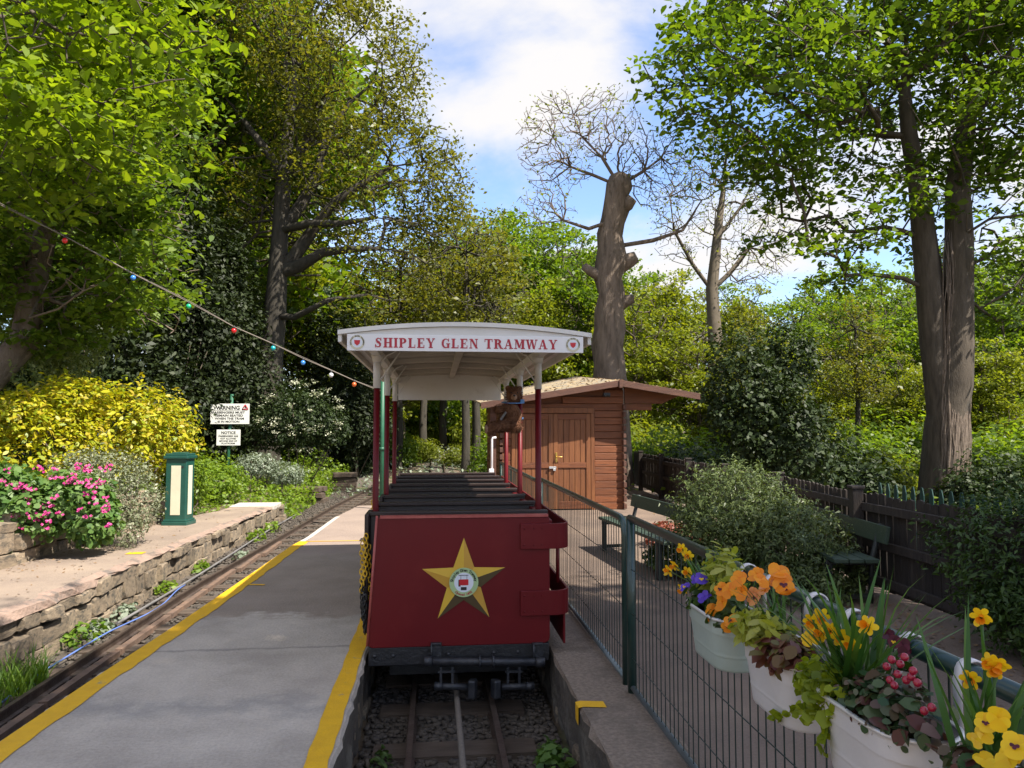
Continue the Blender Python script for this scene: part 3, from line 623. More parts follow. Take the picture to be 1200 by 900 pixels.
# loose ballast
def scatter_stones(name, pts, sizes, mt, rng):
    n = len(pts); base = np.array([(a, b, c_) for a in (-1, 1) for b in (-1, 1) for c_ in (-1, 1)], float)*.5; Vv = base[None]*(1+rng.normal(size=(n, 8, 3))*.18)*sizes[:, None, None]*np.array([1.2, 1, .7]); a = rng.random(n)*6.28
    ca, sa = np.cos(a)[:, None], np.sin(a)[:, None]; Vx = Vv[..., 0]*ca-Vv[..., 1]*sa; Vy = Vv[..., 0]*sa+Vv[..., 1]*ca; W = np.stack([Vx, Vy, Vv[..., 2]], -1)+pts[:, None, :]
    f = np.array([(0, 1, 3, 2), (4, 6, 7, 5), (0, 4, 5, 1), (2, 3, 7, 6), (0, 2, 6, 4), (1, 5, 7, 3)]); return link(name, np_mesh(name, W.reshape(-1, 3), (f[None]+8*np.arange(n)[:, None, None]).reshape(-1, 4)), mt)
rng = np.random.default_rng(8); n1, n2 = 5200, 6800
P1 = np.stack([rng.uniform(-.42, .78, n1), rng.uniform(2.6, 6.5, n1), np.full(n1, -.39)], 1); P2 = np.stack([rng.uniform(-3.15, -1.9, n2), 3.5+rng.random(n2)*20, np.full(n2, -.385)], 1)
so_ = scatter_stones('ballast', np.concatenate([P1, P2]), rng.uniform(.01, .034, n1+n2), 'pebble', rng); tag(so_, 'loose grey ballast stones lying between the rails', 'ballast', kind='stuff')

# ------------------------------------------------------------------ the tram car
TX = .178
tram = thing('tram_car', 'open red toast-rack tram car with white canopy and gold star', 'tram', (TX, 5.0, -.27))
def rounded(pts, r, n=5):
    """round the corners of a 2-d polygon"""
    res = []; k = len(pts)
    for i in range(k):
        p0, p, p1 = (Vector(pts[(i-1) % k]), Vector(pts[i]), Vector(pts[(i+1) % k])); rr = r[i] if isinstance(r, (list, tuple)) else r
        a = p+(p0-p).normalized()*rr; b = p+(p1-p).normalized()*rr
        for j in range(n+1):
            t = j/n; res.append((1-t)**2*a+2*t*(1-t)*p+t*t*b)
    return res
def plate(pts2, y, th, mi=0): return [(q[0], y, q[1]) for q in pts2], (0, th, 0)
fp = rounded([(-.425, .075), (.775, .075), (.775, .91), (-.372, .915)], [.04, .05, .02, .015]); m_ = MB(); a, e = plate(fp, 4.985, .045); m_.prism(a, e)
dash = m_.build('dash_panel', 'tram_red', tram, bevel=.004)
m_ = MB(); m_.b2((-.355, 4.975, .912), (.765, 5.035, .928)); m_.tube([(-.428, 4.983, .09), (-.374, 4.983, .93)], .009, 6); m_.build('panel_trim', 'tram_red_lit_edge', dash)
rp = rounded([(-.40, .075), (.76, .075), (.76, .88), (-.40, .88)], [.03, .03, .1, .05]); m_ = MB(); a, e = plate(rp, 10.2, .045); m_.prism(a, e); m_.build('rear_panel', 'tram_red', tram, bevel=.004)
m_ = MB(); m_.b2((-.40, 5.04, .0), (.75, 10.2, .06)); m_.build('floor', 'tram_black', tram)
m_ = MB(); m_.b2((-.42, 4.995, -.045), (.772, 5.06, .0735)); m_.b2((-.42, 10.15, -.045), (.772, 10.24, .0735)); m_.b2((-.415, 5.06, -.05), (-.34, 10.15, .07)); m_.b2((.69, 5.06, -.05), (.765, 10.15, .07)); m_.build('underframe', 'tram_black', tram, bevel=.006)
bolt = None
for x in (-.26, .1, .56, .70, -.38, .4):
    if bolt is None:
        b_ = MB(); b_.lathe((0, 0, 0), [(.001, -.012), (.012, -.01), (.014, 0)], 6, R=Matrix.Rotation(math.pi/2, 3, 'X') @ Matrix.Rotation(math.pi, 3, 'X')); bolt = b_.build('bolt', 'tram_steel', tram, local=True); q = bolt
    else: q = copy_part(bolt, tram)
    q.location = Vector((x, 4.993, .022)) - WO[tram.name]
# star with ten painted facets and the round badge
sc = Vector(atY(543.5, 682, 4.98)); sm = MB(); Ro, Ri = .29, .118; pts = []
for k in range(10):
    a = math.pi/2+k*math.pi/5; r_ = Ro if k % 2 == 0 else Ri; pts.append(Vector((sc.x+r_*math.cos(a), 4.981, sc.z+r_*math.sin(a)*1.0)))
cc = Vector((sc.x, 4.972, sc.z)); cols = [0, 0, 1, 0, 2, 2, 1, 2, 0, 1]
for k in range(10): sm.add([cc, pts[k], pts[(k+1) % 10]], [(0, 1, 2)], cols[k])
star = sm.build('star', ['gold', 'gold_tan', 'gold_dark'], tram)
def disc(mm, c, r0, r1, y, n=40, mi=0):
    vs = []; fs = []
    for k in range(n):
        a = 2*math.pi*k/n; vs += [(c[0]+r0*math.cos(a), y, c[2]+r0*math.sin(a)), (c[0]+r1*math.cos(a), y, c[2]+r1*math.sin(a))]
    if r0 < 1e-4: mm.add([vs[2*k+1] for k in range(n)], [tuple(range(n))], mi)
    else: mm.add(vs, [(2*k, 2*k+1, (2*k+3) % (2*n), (2*k+2) % (2*n)) for k in range(n)], mi)
def arc_text(name, s, c, r, y, a0, a1, size, mt, parent, inward=False):
    """letters set one by one round a circle"""
    objs = []; V_ = []; F_ = []; n = len(s)
    for i, ch in enumerate(s):
        if ch == ' ': continue
        me = text_mesh('l', ch, size, .0008); a = a0+(a1-a0)*(i/(n-1)); rot = a-math.pi/2 if not inward else a+math.pi/2; cx_, cz_ = c[0]+r*math.cos(a), c[2]+r*math.sin(a)
        b = len(V_); V_ += [(cx_+v.co.x*math.cos(rot)-v.co.y*math.sin(rot), y, cz_+v.co.x*math.sin(rot)+v.co.y*math.cos(rot)) for v in me.vertices]; F_ += [[b+q for q in p_.vertices] for p_ in me.polygons]; bpy.data.meshes.remove(me)
    mm = MB(); mm.add(V_, F_); return mm.build(name, mt, parent, kind='stuff')
bd = MB(); disc(bd, sc, .001, .096, 4.966); badge = bd.build('badge', 'badge_green', tram); bd = MB(); disc(bd, sc, .001, .064, 4.965); bd.build('badge_face', 'badge_white', badge)
arc_text('lettering', 'Shipley Glen Tramway', sc, .079, 4.9645, math.radians(172), math.radians(8), .026, 'letter_black', badge)
arc_text('lettering', 'Opened 1895', sc, .08, 4.9645, math.radians(232), math.radians(308), .02, 'letter_red', badge, True)
bd = MB(); bd.b2((sc.x-.03, 4.9635, sc.z-.018), (sc.x+.03, 4.9645, sc.z+.02)); bd.b2((sc.x-.005, 4.9625, sc.z-.003), (sc.x+.008, 4.963, sc.z+.008)); bd.build('tram_picture', 'badge_red', badge)
bd = MB(); bd.b2((sc.x-.036, 4.9642, sc.z-.026), (sc.x-.022, 4.9648, sc.z+.018)); bd.b2((sc.x-.02, 4.9636, sc.z-.05), (sc.x+.018, 4.9646, sc.z-.03)); bd.tube([(sc.x-.02, 4.964, sc.z+.02), (sc.x-.02, 4.964, sc.z+.045)], .0012, 4); bd.tube([(sc.x+.02, 4.964, sc.z+.02), (sc.x+.02, 4.964, sc.z+.045)], .0012, 4); bd.tube([(sc.x-.035, 4.964, sc.z+.047), (sc.x+.03, 4.964, sc.z+.047)], .002, 4); bd.build('tram_picture', 'letter_black', badge)
# guard bands that wrap from the dash round the right side
def band(z0, z1, ye, name):
    path = [(.575, 4.977), (.80, 4.977)]+[(.80+.1*math.sin(t), 4.977+.1*(1-math.cos(t))) for t in np.linspace(.2, math.pi/2, 6)]+[(.9, ye)]; mm = MB(); vs = []; th = .016
    for i, (x, y) in enumerate(path):
        q0, q1 = path[max(0, i-1)], path[min(len(path)-1, i+1)]; d = Vector((q1[0]-q0[0], q1[1]-q0[1])).normalized(); nx_, ny_ = d.y, -d.x
        vs += [(x, y, z0), (x, y, z1), (x-nx_*-th, y-ny_*-th, z1), (x-nx_*-th, y-ny_*-th, z0)]
    k = len(path); mm.add(vs, [(4*i+a_, 4*i+(a_+1) % 4, 4*(i+1)+(a_+1) % 4, 4*(i+1)+a_) for i in range(k-1) for a_ in range(4)]+[(0, 1, 2, 3), (4*k-4, 4*k-3, 4*k-2, 4*k-1)]); o = mm.build(name, 'tram_red', tram, bevel=.003)
    for x in (.60, .665, .72):
        for z in (z0+.03, z1-.03): MB().lathe((x, 4.958, z), [(.001, -.004), (.005, -.003), (.006, 0)], 8, R=Matrix.Rotation(-math.pi/2, 3, 'X')).build('rivet', 'tram_red', o)
    return o
band(.70, .868, 10.1, 'guard_band'); band(.262, .425, 10.1, 'guard_band')
m_ = MB(); m_.b2((.872, 5.02, .06), (.886, 10.1, .262)); m_.build('step_plate', 'tram_red', tram, bevel=.003)
for y in (5.25, 6.6, 7.9, 9.2):
    m_ = MB(); m_.tube([(.872, y, .42), (.872, y, .71)], .013, 8); m_.build('stanchion', 'tram_red', tram)
m_ = MB(); m_.b2((.755, 5.03, .845), (.80, 10.2, .885)); m_.build('waist_rail', 'tram_red', tram, bevel=.006)
m_ = MB(); m_.b2((.762, 5.03, .08), (.778, 10.2, .42)); m_.build('side_panel', 'tram_red', tram)
# seats: back, plank and end panels each
SY = [5.27, 5.92, 6.58, 7.24, 7.9, 8.55, 9.2, 9.85]; seat0 = None
for i, y in enumerate(SY):
    if seat0 is None:
        m_ = MB(); m_.box((0, 0, .73), (1.24, .035, .36), Matrix.Rotation(-.08, 3, 'X')); m_.box((0, -.014, .915), (1.25, .06, .028)); seat0 = m_.build('seat_back', 'seat_brown', tram, bevel=.006, local=True); sb = seat0
        m_ = MB(); m_.box((0, .2, .5), (1.22, .36, .035)); sp_ = m_.build('seat_plank', 'seat_brown', seat0, bevel=.006, local=True)
        m_ = MB(); m_.box((-.635, .06, .52), (.03, .32, .8)); en = m_.build('seat_end', 'seat_brown', seat0, bevel=.006, local=True)
    else:
        sb = copy_part(seat0, tram)
        for q in (sp_, en): copy_part(q, sb)
    sb.location = Vector((TX, y, 0)) - WO[tram.name]
# posts
POSTS = [(x, y) for y in (5.6, 6.82, 8.14) for x in (-.432, .785)]
for x, y in POSTS:
    m_ = MB(); m_.tube([(x, y, .02), (x, y, 1.81)], .0235, 10); po = m_.build('post', 'tram_red', tram)
    m_ = MB(); m_.tube([(x, y, 1.806), (x, y, 2.06)], .0285, 10); m_.tube([(x, y, 2.0), (x, y, 2.06)], [.03, .05], 10); m_.build('post_head', 'tram_white', po)
    m_ = MB(); s_ = 1 if x < 0 else -1
    m_.tube([(x, y, 1.83), (x+s_*.17, y, 2.08)], .0065, 6); m_.tube([(x, y, 1.87), (x+s_*.02, y, 1.98), (x+s_*.07, y, 2.05), (x+s_*.14, y, 2.085)], .006, 6); m_.build('brace', 'tram_white', po)
    m_ = MB(); m_.tube([(x, y-.0, 1.9), (x, y+.16, 2.05)], .012, 6); m_.build('brace', 'tram_white', po)
# canopy roof
RX, RH = .205, .825
def arch(x, off=0): u = (x-RX)/RH; return 2.195-.062*u*u+off
xs_ = np.linspace(RX-RH, RX+RH, 25); m_ = MB(); vs = []
for y in (4.78, 8.87):
    vs += [(x, y, arch(x)) for x in xs_]+[(x, y, arch(x, -.028)) for x in xs_[::-1]]
k = len(xs_)*2; m_.add(vs, [tuple(range(k)), tuple(range(k, 2*k))[::-1]]+[(i, (i+1) % k, k+(i+1) % k, k+i) for i in range(k)]); roof = m_.build('roof', 'tram_white', tram)
m_ = MB(); wd = (8.83-4.84)/26
for i in range(26): 
    y0 = 4.84+i*wd; vs = []
    for y in (y0+.002, y0+wd-.003): vs += [(x, y, arch(x, -.03)) for x in xs_[1:-1]]
    q = len(xs_)-2; m_.add(vs, [(j, j+1, q+j+1, q+j) for j in range(q-1)])
m_.build('roof_boards', 'roof_lining', roof)
for y in (5.25, 5.6, 6.2, 6.82, 7.45, 8.14, 8.5):
    m_ = MB(); vs = []; xb = np.linspace(-.5, .88, 15)
    for dy in (-.022, .022): vs += [(x, y+dy, arch(x, -.032)) for x in xb]+[(x, y+dy, arch(x, -.072)) for x in xb[::-1]]
    k = 30; m_.add(vs, [tuple(range(k)), tuple(range(k, 2*k))[::-1]]+[(i, (i+1) % k, k+(i+1) % k, k+i) for i in range(k)]); m_.build('roof_beam', 'roof_lining', roof)
m_ = MB(); m_.b2((.165, 4.85, 2.105), (.225, 8.8, 2.122)); m_.build('roof_rib', 'roof_lining', roof)
for x in (-.432, .785):
    m_ = MB(); m_.b2((x-.03, 4.85, 2.045), (x+.03, 8.82, 2.1)); m_.build('roof_plate', 'tram_white', roof, bevel=.004)
for x in (RX-RH+.012, RX+RH-.012):
    m_ = MB(); m_.b2((x-.011, 4.8, 2.06), (x+.011, 8.85, 2.108)); m_.build('gutter_board', 'tram_white', roof)
m_ = MB(); xa = np.linspace(-.56, .972, 15); a = [(x, 4.80, arch(x, -.03)) for x in xa]+[(.972, 4.80, 2.01), (-.56, 4.80, 2.01)]; m_.prism(a, (0, .03, 0)); m_.build('end_board', 'tram_white', roof)
m_ = MB(); m_.b2((-.56, 4.782, 2.002), (.972, 4.799, 2.108)); fas = m_.build('fascia_board', 'white_board', tram, bevel=.002)
m_ = MB(); xa = np.linspace(-.43, .785, 15); a = [(x, 8.815, arch(x, -.03)) for x in xa]+[(.785, 8.815, 1.845), (-.43, 8.815, 1.845)]; m_.prism(a, (0, .025, 0)); m_.build('rear_board', 'tram_white', roof)
# slab-serif capitals drawn stroke by stroke
def capital(ch, T=.275, t=.12, s=.1):
    st = []                                           # polygons in a unit-high em
    def q(x0, y0, x1, y1): st.append([(x0, y0), (x1, y0), (x1, y1), (x0, y1)])
    def stem(x, w_=T, y0=0, y1=1, sl=.1, sr=.1, b=True, tp=True):
        q(x, y0, x+w_, y1)
        if b: q(x-sl, 0, x+w_+sr, s)
        if tp: q(x-sl, 1-s, x+w_+sr, 1)
    def dia(x0, y0, x1, y1, w_): st.append([(x0, y0), (x0+w_, y0), (x1+w_, y1), (x1, y1)])
    def bowl(x, y0, y1, rx, w_=T):
        cy, ry = (y0+y1)/2, (y1-y0)/2
        for k in range(10):
            a0, a1 = -math.pi/2+k*math.pi/10, -math.pi/2+(k+1)*math.pi/10
            f = lambda a_, r1, r2: (x+r1*math.cos(a_), cy+r2*math.sin(a_)); st.append([f(a0, rx, ry), f(a1, rx, ry), f(a1, rx-w_, ry-t), f(a0, rx-w_, ry-t)])
    def curve(pts, ws):
        for (x0, y0), (x1, y1), w0, w1 in zip(pts[:-1], pts[1:], ws[:-1], ws[1:]):
            d = Vector((x1-x0, y1-y0)).normalized(); n_ = Vector((-d.y, d.x)); st.append([(x0+n_.x*w0/2, y0+n_.y*w0/2), (x1+n_.x*w1/2, y1+n_.y*w1/2), (x1-n_.x*w1/2, y1-n_.y*w1/2), (x0-n_.x*w0/2, y0-n_.y*w0/2)])
    w_ = 1.0
    if ch == 'I': stem(.1); w_ = .44
    elif ch == 'H': stem(.1); stem(.66); q(.3, .46, .7, .56); w_ = 1.0
    elif ch == 'P': stem(.1, sr=.1); bowl(.42, .42, 1, .42); q(.3, .42, .44, .52); q(.3, .9, .44, 1); w_ = .88
    elif ch == 'L': stem(.1, sr=.08); q(.3, 0, .8, s); q(.72, 0, .8, .34); w_ = .85
    elif ch == 'E': stem(.1); q(.3, 0, .82, s); q(.74, 0, .82, .32); q(.3, 1-s, .8, 1); q(.72, .72, .8, 1); q(.3, .46, .58, .55); q(.54, .36, .6, .65); w_ = .88
    elif ch == 'Y': stem(.38, y1=.46, tp=False); dia(.4, .42, .1, .95, .25); dia(.5, .42, .78, .95, .11); q(0, 1-s, .42, 1); q(.68, 1-s, 1.0, 1); w_ = 1.0
    elif ch == 'N': stem(.14, .1, sl=.12, sr=.1); stem(.78, .1, b=False, sl=.12, sr=.1); dia(.74, 0, .12, 1, .26); w_ = 1.05
    elif ch == 'T': stem(.34, tp=False); q(0, 1-s, .92, 1); q(0, .68, .08, 1); q(.84, .68, .92, 1); w_ = .93
    elif ch == 'R': stem(.1); bowl(.42, .47, 1, .4); q(.3, .47, .44, .57); q(.3, .9, .44, 1); dia(.72, 0, .44, .5, .25); q(.7, 0, 1.05, s); w_ = 1.02
    elif ch == 'A': dia(.08, 0, .42, 1, .11); dia(.68, 0, .38, 1, .25); q(.24, .3, .76, .39); q(-.02, 0, .3, s); q(.58, 0, 1.03, s); w_ = 1.02
    elif ch == 'M': stem(.13, .1, sl=.12, sr=.1); stem(.86, T, sl=.1, sr=.1); dia(.48, .12, .12, 1, .25); dia(.52, .12, .88, 1, .12); w_ = 1.2
    elif ch == 'W': dia(.3, 0, .05, .96, .23); dia(.36, 0, .58, .92, .1); dia(.82, 0, .56, .96, .23); dia(.9, 0, 1.14, .96, .1); q(-.05, 1-s, .36, 1); q(.48, 1-s, .86, 1); q(1.05, 1-s, 1.34, 1); w_ = 1.32
    elif ch == 'S':
        curve([(.68, .78), (.56, .91), (.4, .95), (.24, .89), (.19, .76), (.26, .63), (.42, .54), (.58, .44), (.64, .28), (.56, .12), (.4, .05), (.22, .1), (.12, .26)], [.07, .09, .1, .14, .2, .24, .26, .25, .21, .14, .1, .08, .07]); q(.66, .66, .74, 1); q(.06, 0, .14, .34); w_ = .82
    elif ch == 'G':
        curve([(.82, .74), (.68, .92), (.5, .95), (.3, .87), (.18, .68), (.16, .5), (.18, .32), (.3, .13), (.5, .05), (.7, .1), (.8, .22)], [.07, .08, .1, .17, .23, .25, .23, .17, .1, .1, .12]); q(.8, .68, .88, 1); q(.68, 0.02, .9, .42); q(.56, .42, 1.0, .5); w_ = 1.0
    return st, w_
def serif_text(s, x0, x1, z0, h, y, sx=1.0):
    adv = []; gap = .15
    for ch in s: adv.append(.55 if ch == ' ' else capital(ch)[1]+gap)
    tot = sum(adv)-gap; k = (x1-x0)/tot; x = 0; mm = MB()
    for ch, a_ in zip(s, adv):
        if ch != ' ':
            for j, poly in enumerate(capital(ch)[0]):
                vs = [(x0+(x+px)*k, y-.00025*j, z0+py*h) for px, py in poly]; mm.add(vs, [tuple(range(len(vs)))])
        x += a_
    return mm
t0, t1 = atY(439, 401, 4.78), atY(653, 403, 4.78)
serif_text('SHIPLEY GLEN TRAMWAY', float(t0[0]), float(t1[0]), 2.023, .063, 4.7805).build('lettering', 'letter_red', fas, kind='stuff')
for px in (418.5, 671.5):
    c_ = Vector(atY(px, 402, 4.78)); c_.z = 2.055; bd = MB(); disc(bd, c_, .034, .047, 4.7800); rg = bd.build('emblem', 'badge_cream', fas); bd = MB(); disc(bd, c_, .001, .034, 4.7803); bd.build('emblem_face', 'badge_white', rg)
    arc_text('lettering', 'SHIPLEY GLEN TRAMWAY', c_, .0405, 4.7795, math.radians(200), math.radians(-20), .0105, 'letter_black', rg)
    bd = MB(); bd.prism([(c_.x-.019, 4.7794, c_.z+.014), (c_.x+.019, 4.7794, c_.z+.014), (c_.x+.016, 4.7794, c_.z-.008), (c_.x, 4.7794, c_.z-.022), (c_.x-.016, 4.7794, c_.z-.008)], (0, -.001, 0)); bd.build('shield', 'badge_red', rg)
# drawgear under the dash
def P_(px, py, y=4.93): return Vector(atY(px, py, y))
b0_, b1_ = P_(499, 775), P_(636, 776); m_ = MB(); m_.tube([b0_, b1_], .026, 10); m_.tube([P_(497, 775), P_(506, 775)], .032, 10); m_.tube([P_(628, 776), P_(638, 776)], .032, 10); dg_ = m_.build('drawbar', 'tram_steel', tram)
for px in (511, 630):
    m_ = MB(); c_ = P_(px, 762, 4.975); m_.b2((c_.x-.035, 4.955, c_.z-.06), (c_.x+.035, 4.99, c_.z+.05)); m_.tube([(c_.x-.03, 4.94, c_.z+.05), (c_.x-.03, 4.94, c_.z-.06)], .007, 6); m_.tube([(c_.x-.03, 4.94, c_.z+.05), (c_.x+.03, 4.94, c_.z+.05)], .007, 6); m_.build('drawbar_bracket', 'tram_steel', dg_)
for px in (562, 578): c_ = P_(px, 775); m_ = MB(); m_.lathe(c_, [(.03, -.006), (.044, -.006), (.044, .006), (.03, .006)], 14, R=Matrix.Rotation(math.pi/2, 3, 'Y')); m_.build('collar', 'tram_steel', dg_)
for (xa_, xb_, xp) in ((509, 548, 554), (626, 588, 581)):
    m_ = MB(); m_.tube([P_(xa_, 804), P_(xb_, 805)], .022, 12); m_.tube([P_(xa_, 804), P_((xa_*3+xb_)/4, 804)], .027, 12); bf = m_.build('buffer', 'tram_steel', tram)
    c_ = P_(xp, 807); m_ = MB(); ang = -.35 if xp < 565 else .35; m_.box(c_, (.05, .07, .12), Matrix.Rotation(ang, 3, 'Z'), 0); m_.build('buffer_plate', 'tram_steel', bf, bevel=.012)
    u = P_((xa_+xb_)/2-6, 792); m_ = MB(); m_.b2((u.x-.04, 4.92, u.z-.05), (u.x-.025, 4.95, u.z+.06)); m_.b2((u.x+.035, 4.92, u.z-.05), (u.x+.05, 4.95, u.z+.06)); m_.b2((u.x-.05, 4.925, u.z+.02), (u.x+.06, 4.945, u.z+.035)); m_.build('buffer_hanger', 'tram_steel', bf)
for y in (5.75, 6.6, 8.7, 9.5):
    m_ = MB(); m_.tube([(-.2, y, -.12), (.46, y, -.12)], .03, 10); ax = m_.build('axle', 'tram_steel', tram)
    for x in (-.13, .39): m_ = MB(); m_.lathe((x, y, -.12), [(.02, -.03), (.145, -.03), (.15, -.005), (.17, -.005), (.17, .015), (.02, .02)], 20, R=Matrix.Rotation(math.pi/2 if x < .1 else -math.pi/2, 3, 'Y')); m_.build('wheel', 'tram_steel', ax)
m_ = MB(); m_.b2((-.3, 5.3, -.2), (.66, 9.9, -.055)); m_.build('bogie_frame', 'tram_black', tram)
# safety chains bundled on the left of the dash
def chain(pts, mt, name):
    mm = MB(); pts = [Vector(p) for p in pts]
    for i in range(len(pts)-1):
        c_ = (pts[i]+pts[i+1])/2; d = (pts[i+1]-pts[i]); l = d.length*.68; d.normalize(); sd = d.cross(Vector((1, 0, 0)) if i % 2 else Vector((.2, 1, 0))).normalized(); ring = [c_+d*math.cos(a_)*l+sd*math.sin(a_)*l*.55 for a_ in np.linspace(0, 2*math.pi, 11)]
        mm.tube(ring, .0042, 5, cap=False)
    return mm.build(name, mt, tram)
for k in range(4):
    x = -.452-.016*(k % 3)+.012*(k == 3); y = 5.08+.035*k; chain([(x+.004*math.sin(i*1.3+k), y+.01*math.sin(i+k), .8-.03*k-i*.031) for i in range(10+k)], 'chain_yellow', 'yellow_chain')
for k in range(3): chain([(-.468-.008*k+.003*math.sin(i+k), 5.12+.03*k, .44+.03*k-i*.031) for i in range(9)], 'chain_black', 'black_chain')
for k in range(2): chain([(-.452+.003*math.sin(i), 5.05+.03*k, .4-i*.031) for i in range(9)], 'chain_black', 'black_chain')
chain([(-.455, 5.62, .97-i*.028) for i in range(4)], 'chain_yellow', 'yellow_chain')

# teddy bear tied to the tram post
def blob_mesh(name, balls, voxel, mt, parent, jitter=0.0, seed=0):
    bm = bmesh.new()
    for c_, r_ in balls:
        r3 = r_ if isinstance(r_, (tuple, list)) else (r_, r_, r_); mtx = Matrix.Translation(Vector(c_)) @ Matrix.Diagonal((*r3, 1)); bmesh.ops.create_icosphere(bm, subdivisions=3, radius=1, matrix=mtx)
    me = bpy.data.meshes.new(name); bm.to_mesh(me); bm.free(); off = WO[parent.name] if parent else Vector((0, 0, 0))
    for v in me.vertices: v.co -= off
    o = link(name, me, mt, parent); r = o.modifiers.new('fuse', 'REMESH'); r.mode = 'VOXEL'; r.voxel_size = voxel; r.use_smooth_shade = True; s = o.modifiers.new('soft', 'SMOOTH'); s.iterations = 4; s.factor = .6
    return o
bx, by = .70, 6.74
bear = thing('teddy_bear', 'shaggy brown teddy bear tied to a canopy post of the tram', 'teddy bear', (bx, by, 1.46))
body = blob_mesh('body', [((bx+.005, by, 1.60), (.085, .075, .105)), ((bx+.0, by, 1.68), (.07, .065, .06)), ((bx+.02, by-.01, 1.81), (.072, .072, .078)), ((bx+.0, by-.06, 1.795), (.04, .04, .035)), ((bx-.035, by, 1.875), (.028, .016, .028)), ((bx+.075, by, 1.872), (.028, .016, .028)),
    ((bx-.07, by-.03, 1.68), (.065, .042, .042)), ((bx-.12, by-.05, 1.675), (.036, .036, .036)), ((bx+.06, by-.03, 1.62), (.035, .045, .07)), ((bx-.07, by-.05, 1.53), (.085, .055, .055)), ((bx-.16, by-.08, 1.515), (.065, .048, .05)), ((bx-.205, by-.09, 1.50), (.04, .045, .06)), ((bx+.03, by-.06, 1.52), (.06, .07, .05))], .009, 'bear_fur', bear)
rng = np.random.default_rng(4); C_ = []; D_ = []
for c_, r_ in [((bx+.005, by, 1.60), (.088, .078, .108)), ((bx+.02, by-.01, 1.81), (.075, .075, .08)), ((bx-.09, by-.03, 1.68), (.075, .045, .045)), ((bx-.09, by-.05, 1.53), (.1, .058, .058)), ((bx-.18, by-.08, 1.51), (.065, .05, .055)), ((bx+.03, by-.06, 1.52), (.062, .072, .052))]:
    d_ = unit(rng.normal(size=(700, 3))); C_.append(np.array(c_)+d_*np.array(r_)); D_.append(d_)
C_ = np.concatenate(C_); D_ = np.concatenate(D_); tan = unit(np.cross(D_, rng.normal(size=D_.shape))); tipd = unit(D_+rng.normal(size=D_.shape)*.7)*.02
Vf = np.stack([C_-tan*.003, C_+tan*.003, C_+tipd], 1).reshape(-1, 3)-np.array(bear.location); fur = link('fur', np_mesh('fur', Vf, np.arange(len(Vf)).reshape(-1, 3)), 'bear_fur', body); fur['kind'] = 'stuff'
m_ = MB(); m_.lathe((bx+.075, by-.03, 1.866), [(.001, -.01), (.018, -.006), (.02, 0)], 10, R=Matrix.Rotation(math.pi/2, 3, 'X')); m_.lathe((bx+.012, by-.098, 1.79), [(.001, -.02), (.022, -.012), (.03, .012)], 12, R=Matrix.Rotation(-math.pi/2, 3, 'X')); m_.build('muzzle', 'bear_pale', bear)
m_ = MB(); m_.lathe((bx-.235, by-.1, 1.5), [(.001, -.016), (.03, -.01), (.04, .0), (.035, .015)], 12, R=Matrix.Rotation(-math.pi/2, 3, 'Y')); m_.build('paw_pad', 'bear_pale', bear)
m_ = MB(); m_.lathe((bx+.012, by-.12, 1.8), [(.001, .012), (.01, .008), (.012, 0), (.001, -.006)], 8); m_.lathe((bx-.012, by-.075, 1.83), [(.001, .008), (.008, .0), (.001, -.008)], 8); m_.lathe((bx+.045, by-.078, 1.83), [(.001, .008), (.008, .0), (.001, -.008)], 8); m_.build('face', 'letter_black', bear)
m_ = MB(); m_.tube([(bx+.1*math.cos(a_)+.01, by+.085*math.sin(a_)+.005, 1.745+.01*math.sin(a_)) for a_ in np.linspace(0, 6.28, 17)], .005, 6, cap=False); m_.b2((bx+.075, by-.05, 1.735), (bx+.112, by+.03, 1.772)); m_.build('collar', 'bear_blue', bear)
m_ = MB(); m_.box((bx-.085, by-.075, 1.62), (.02, .05, .085), Matrix.Rotation(.6, 3, 'Y')); m_.build('tag', 'grey_plastic', bear, bevel=.004)
m_ = MB(); m_.lathe((.785, 6.82, 1.60), [(.03, -.012), (.033, -.012), (.033, .012), (.03, .012)], 10); m_.tube([(.755, 6.81, 1.6), (.73, 6.77, 1.6)], .01, 6); m_.build('tie', 'bear_blue', bear)

# ------------------------------------------------------------------ mesh fence along the kerb
FX = 1.13
def mesh_fence(label, y0, y1, zt, round0=False):
    t = thing('mesh_fence_panel', label, 'fence', (FX, y0, 0), 'green mesh fence panels along the kerb')
    m_ = MB(); k = .1
    if round0: top = [(FX, y0, 0.0), (FX, y0, zt-k)]+[(FX, y0+k*(1-math.cos(a_)), zt-k+k*math.sin(a_)) for a_ in np.linspace(.25, math.pi/2, 6)]+[(FX, y1, zt)]
    else: top = [(FX, y0, zt), (FX, y1, zt)]
    m_.tube(top, .0215, 12); m_.build('top_rail', 'fence_green', t)
    for y in ([y1-.02, y0+.02] if not round0 else [y1-.02]): MB().tube([(FX, y, 0), (FX, y, zt)], .026, 10).build('post', 'fence_green', t)
    MB().tube([(FX, y0, .035), (FX, y1, .035)], .016, 8).build('bottom_rail', 'galvanised', t)
    w0 = None; y = y0+.07
    while y < y1-.04:
        if w0 is None: mm = MB(); mm.tube([(0, 0, .035), (0, 0, zt)], .0028, 5, cap=False); w0 = link('wire', mm.mesh('wire'), 'wire_green', t); o = w0
        else: o = copy_part(w0, t)
        o.location = (R.uniform(-.002, .002), y-y0, 0); y += .066
    for z in (.2, .45, .7): MB().tube([(FX-.005, y0, z), (FX-.005, y1, z)], .0026, 5, cap=False).build('cross_wire', 'wire_green', t)
    return t
mesh_fence('green mesh fence panel hung with tubs of flowers', .3, 4.24, .985)
mesh_fence('green mesh fence panel beside the red guard bands of the tram', 4.36, 7.9, .965, True)
mesh_fence('green mesh fence panel in front of the shed doors', 8.0, 12.6, .93, True)

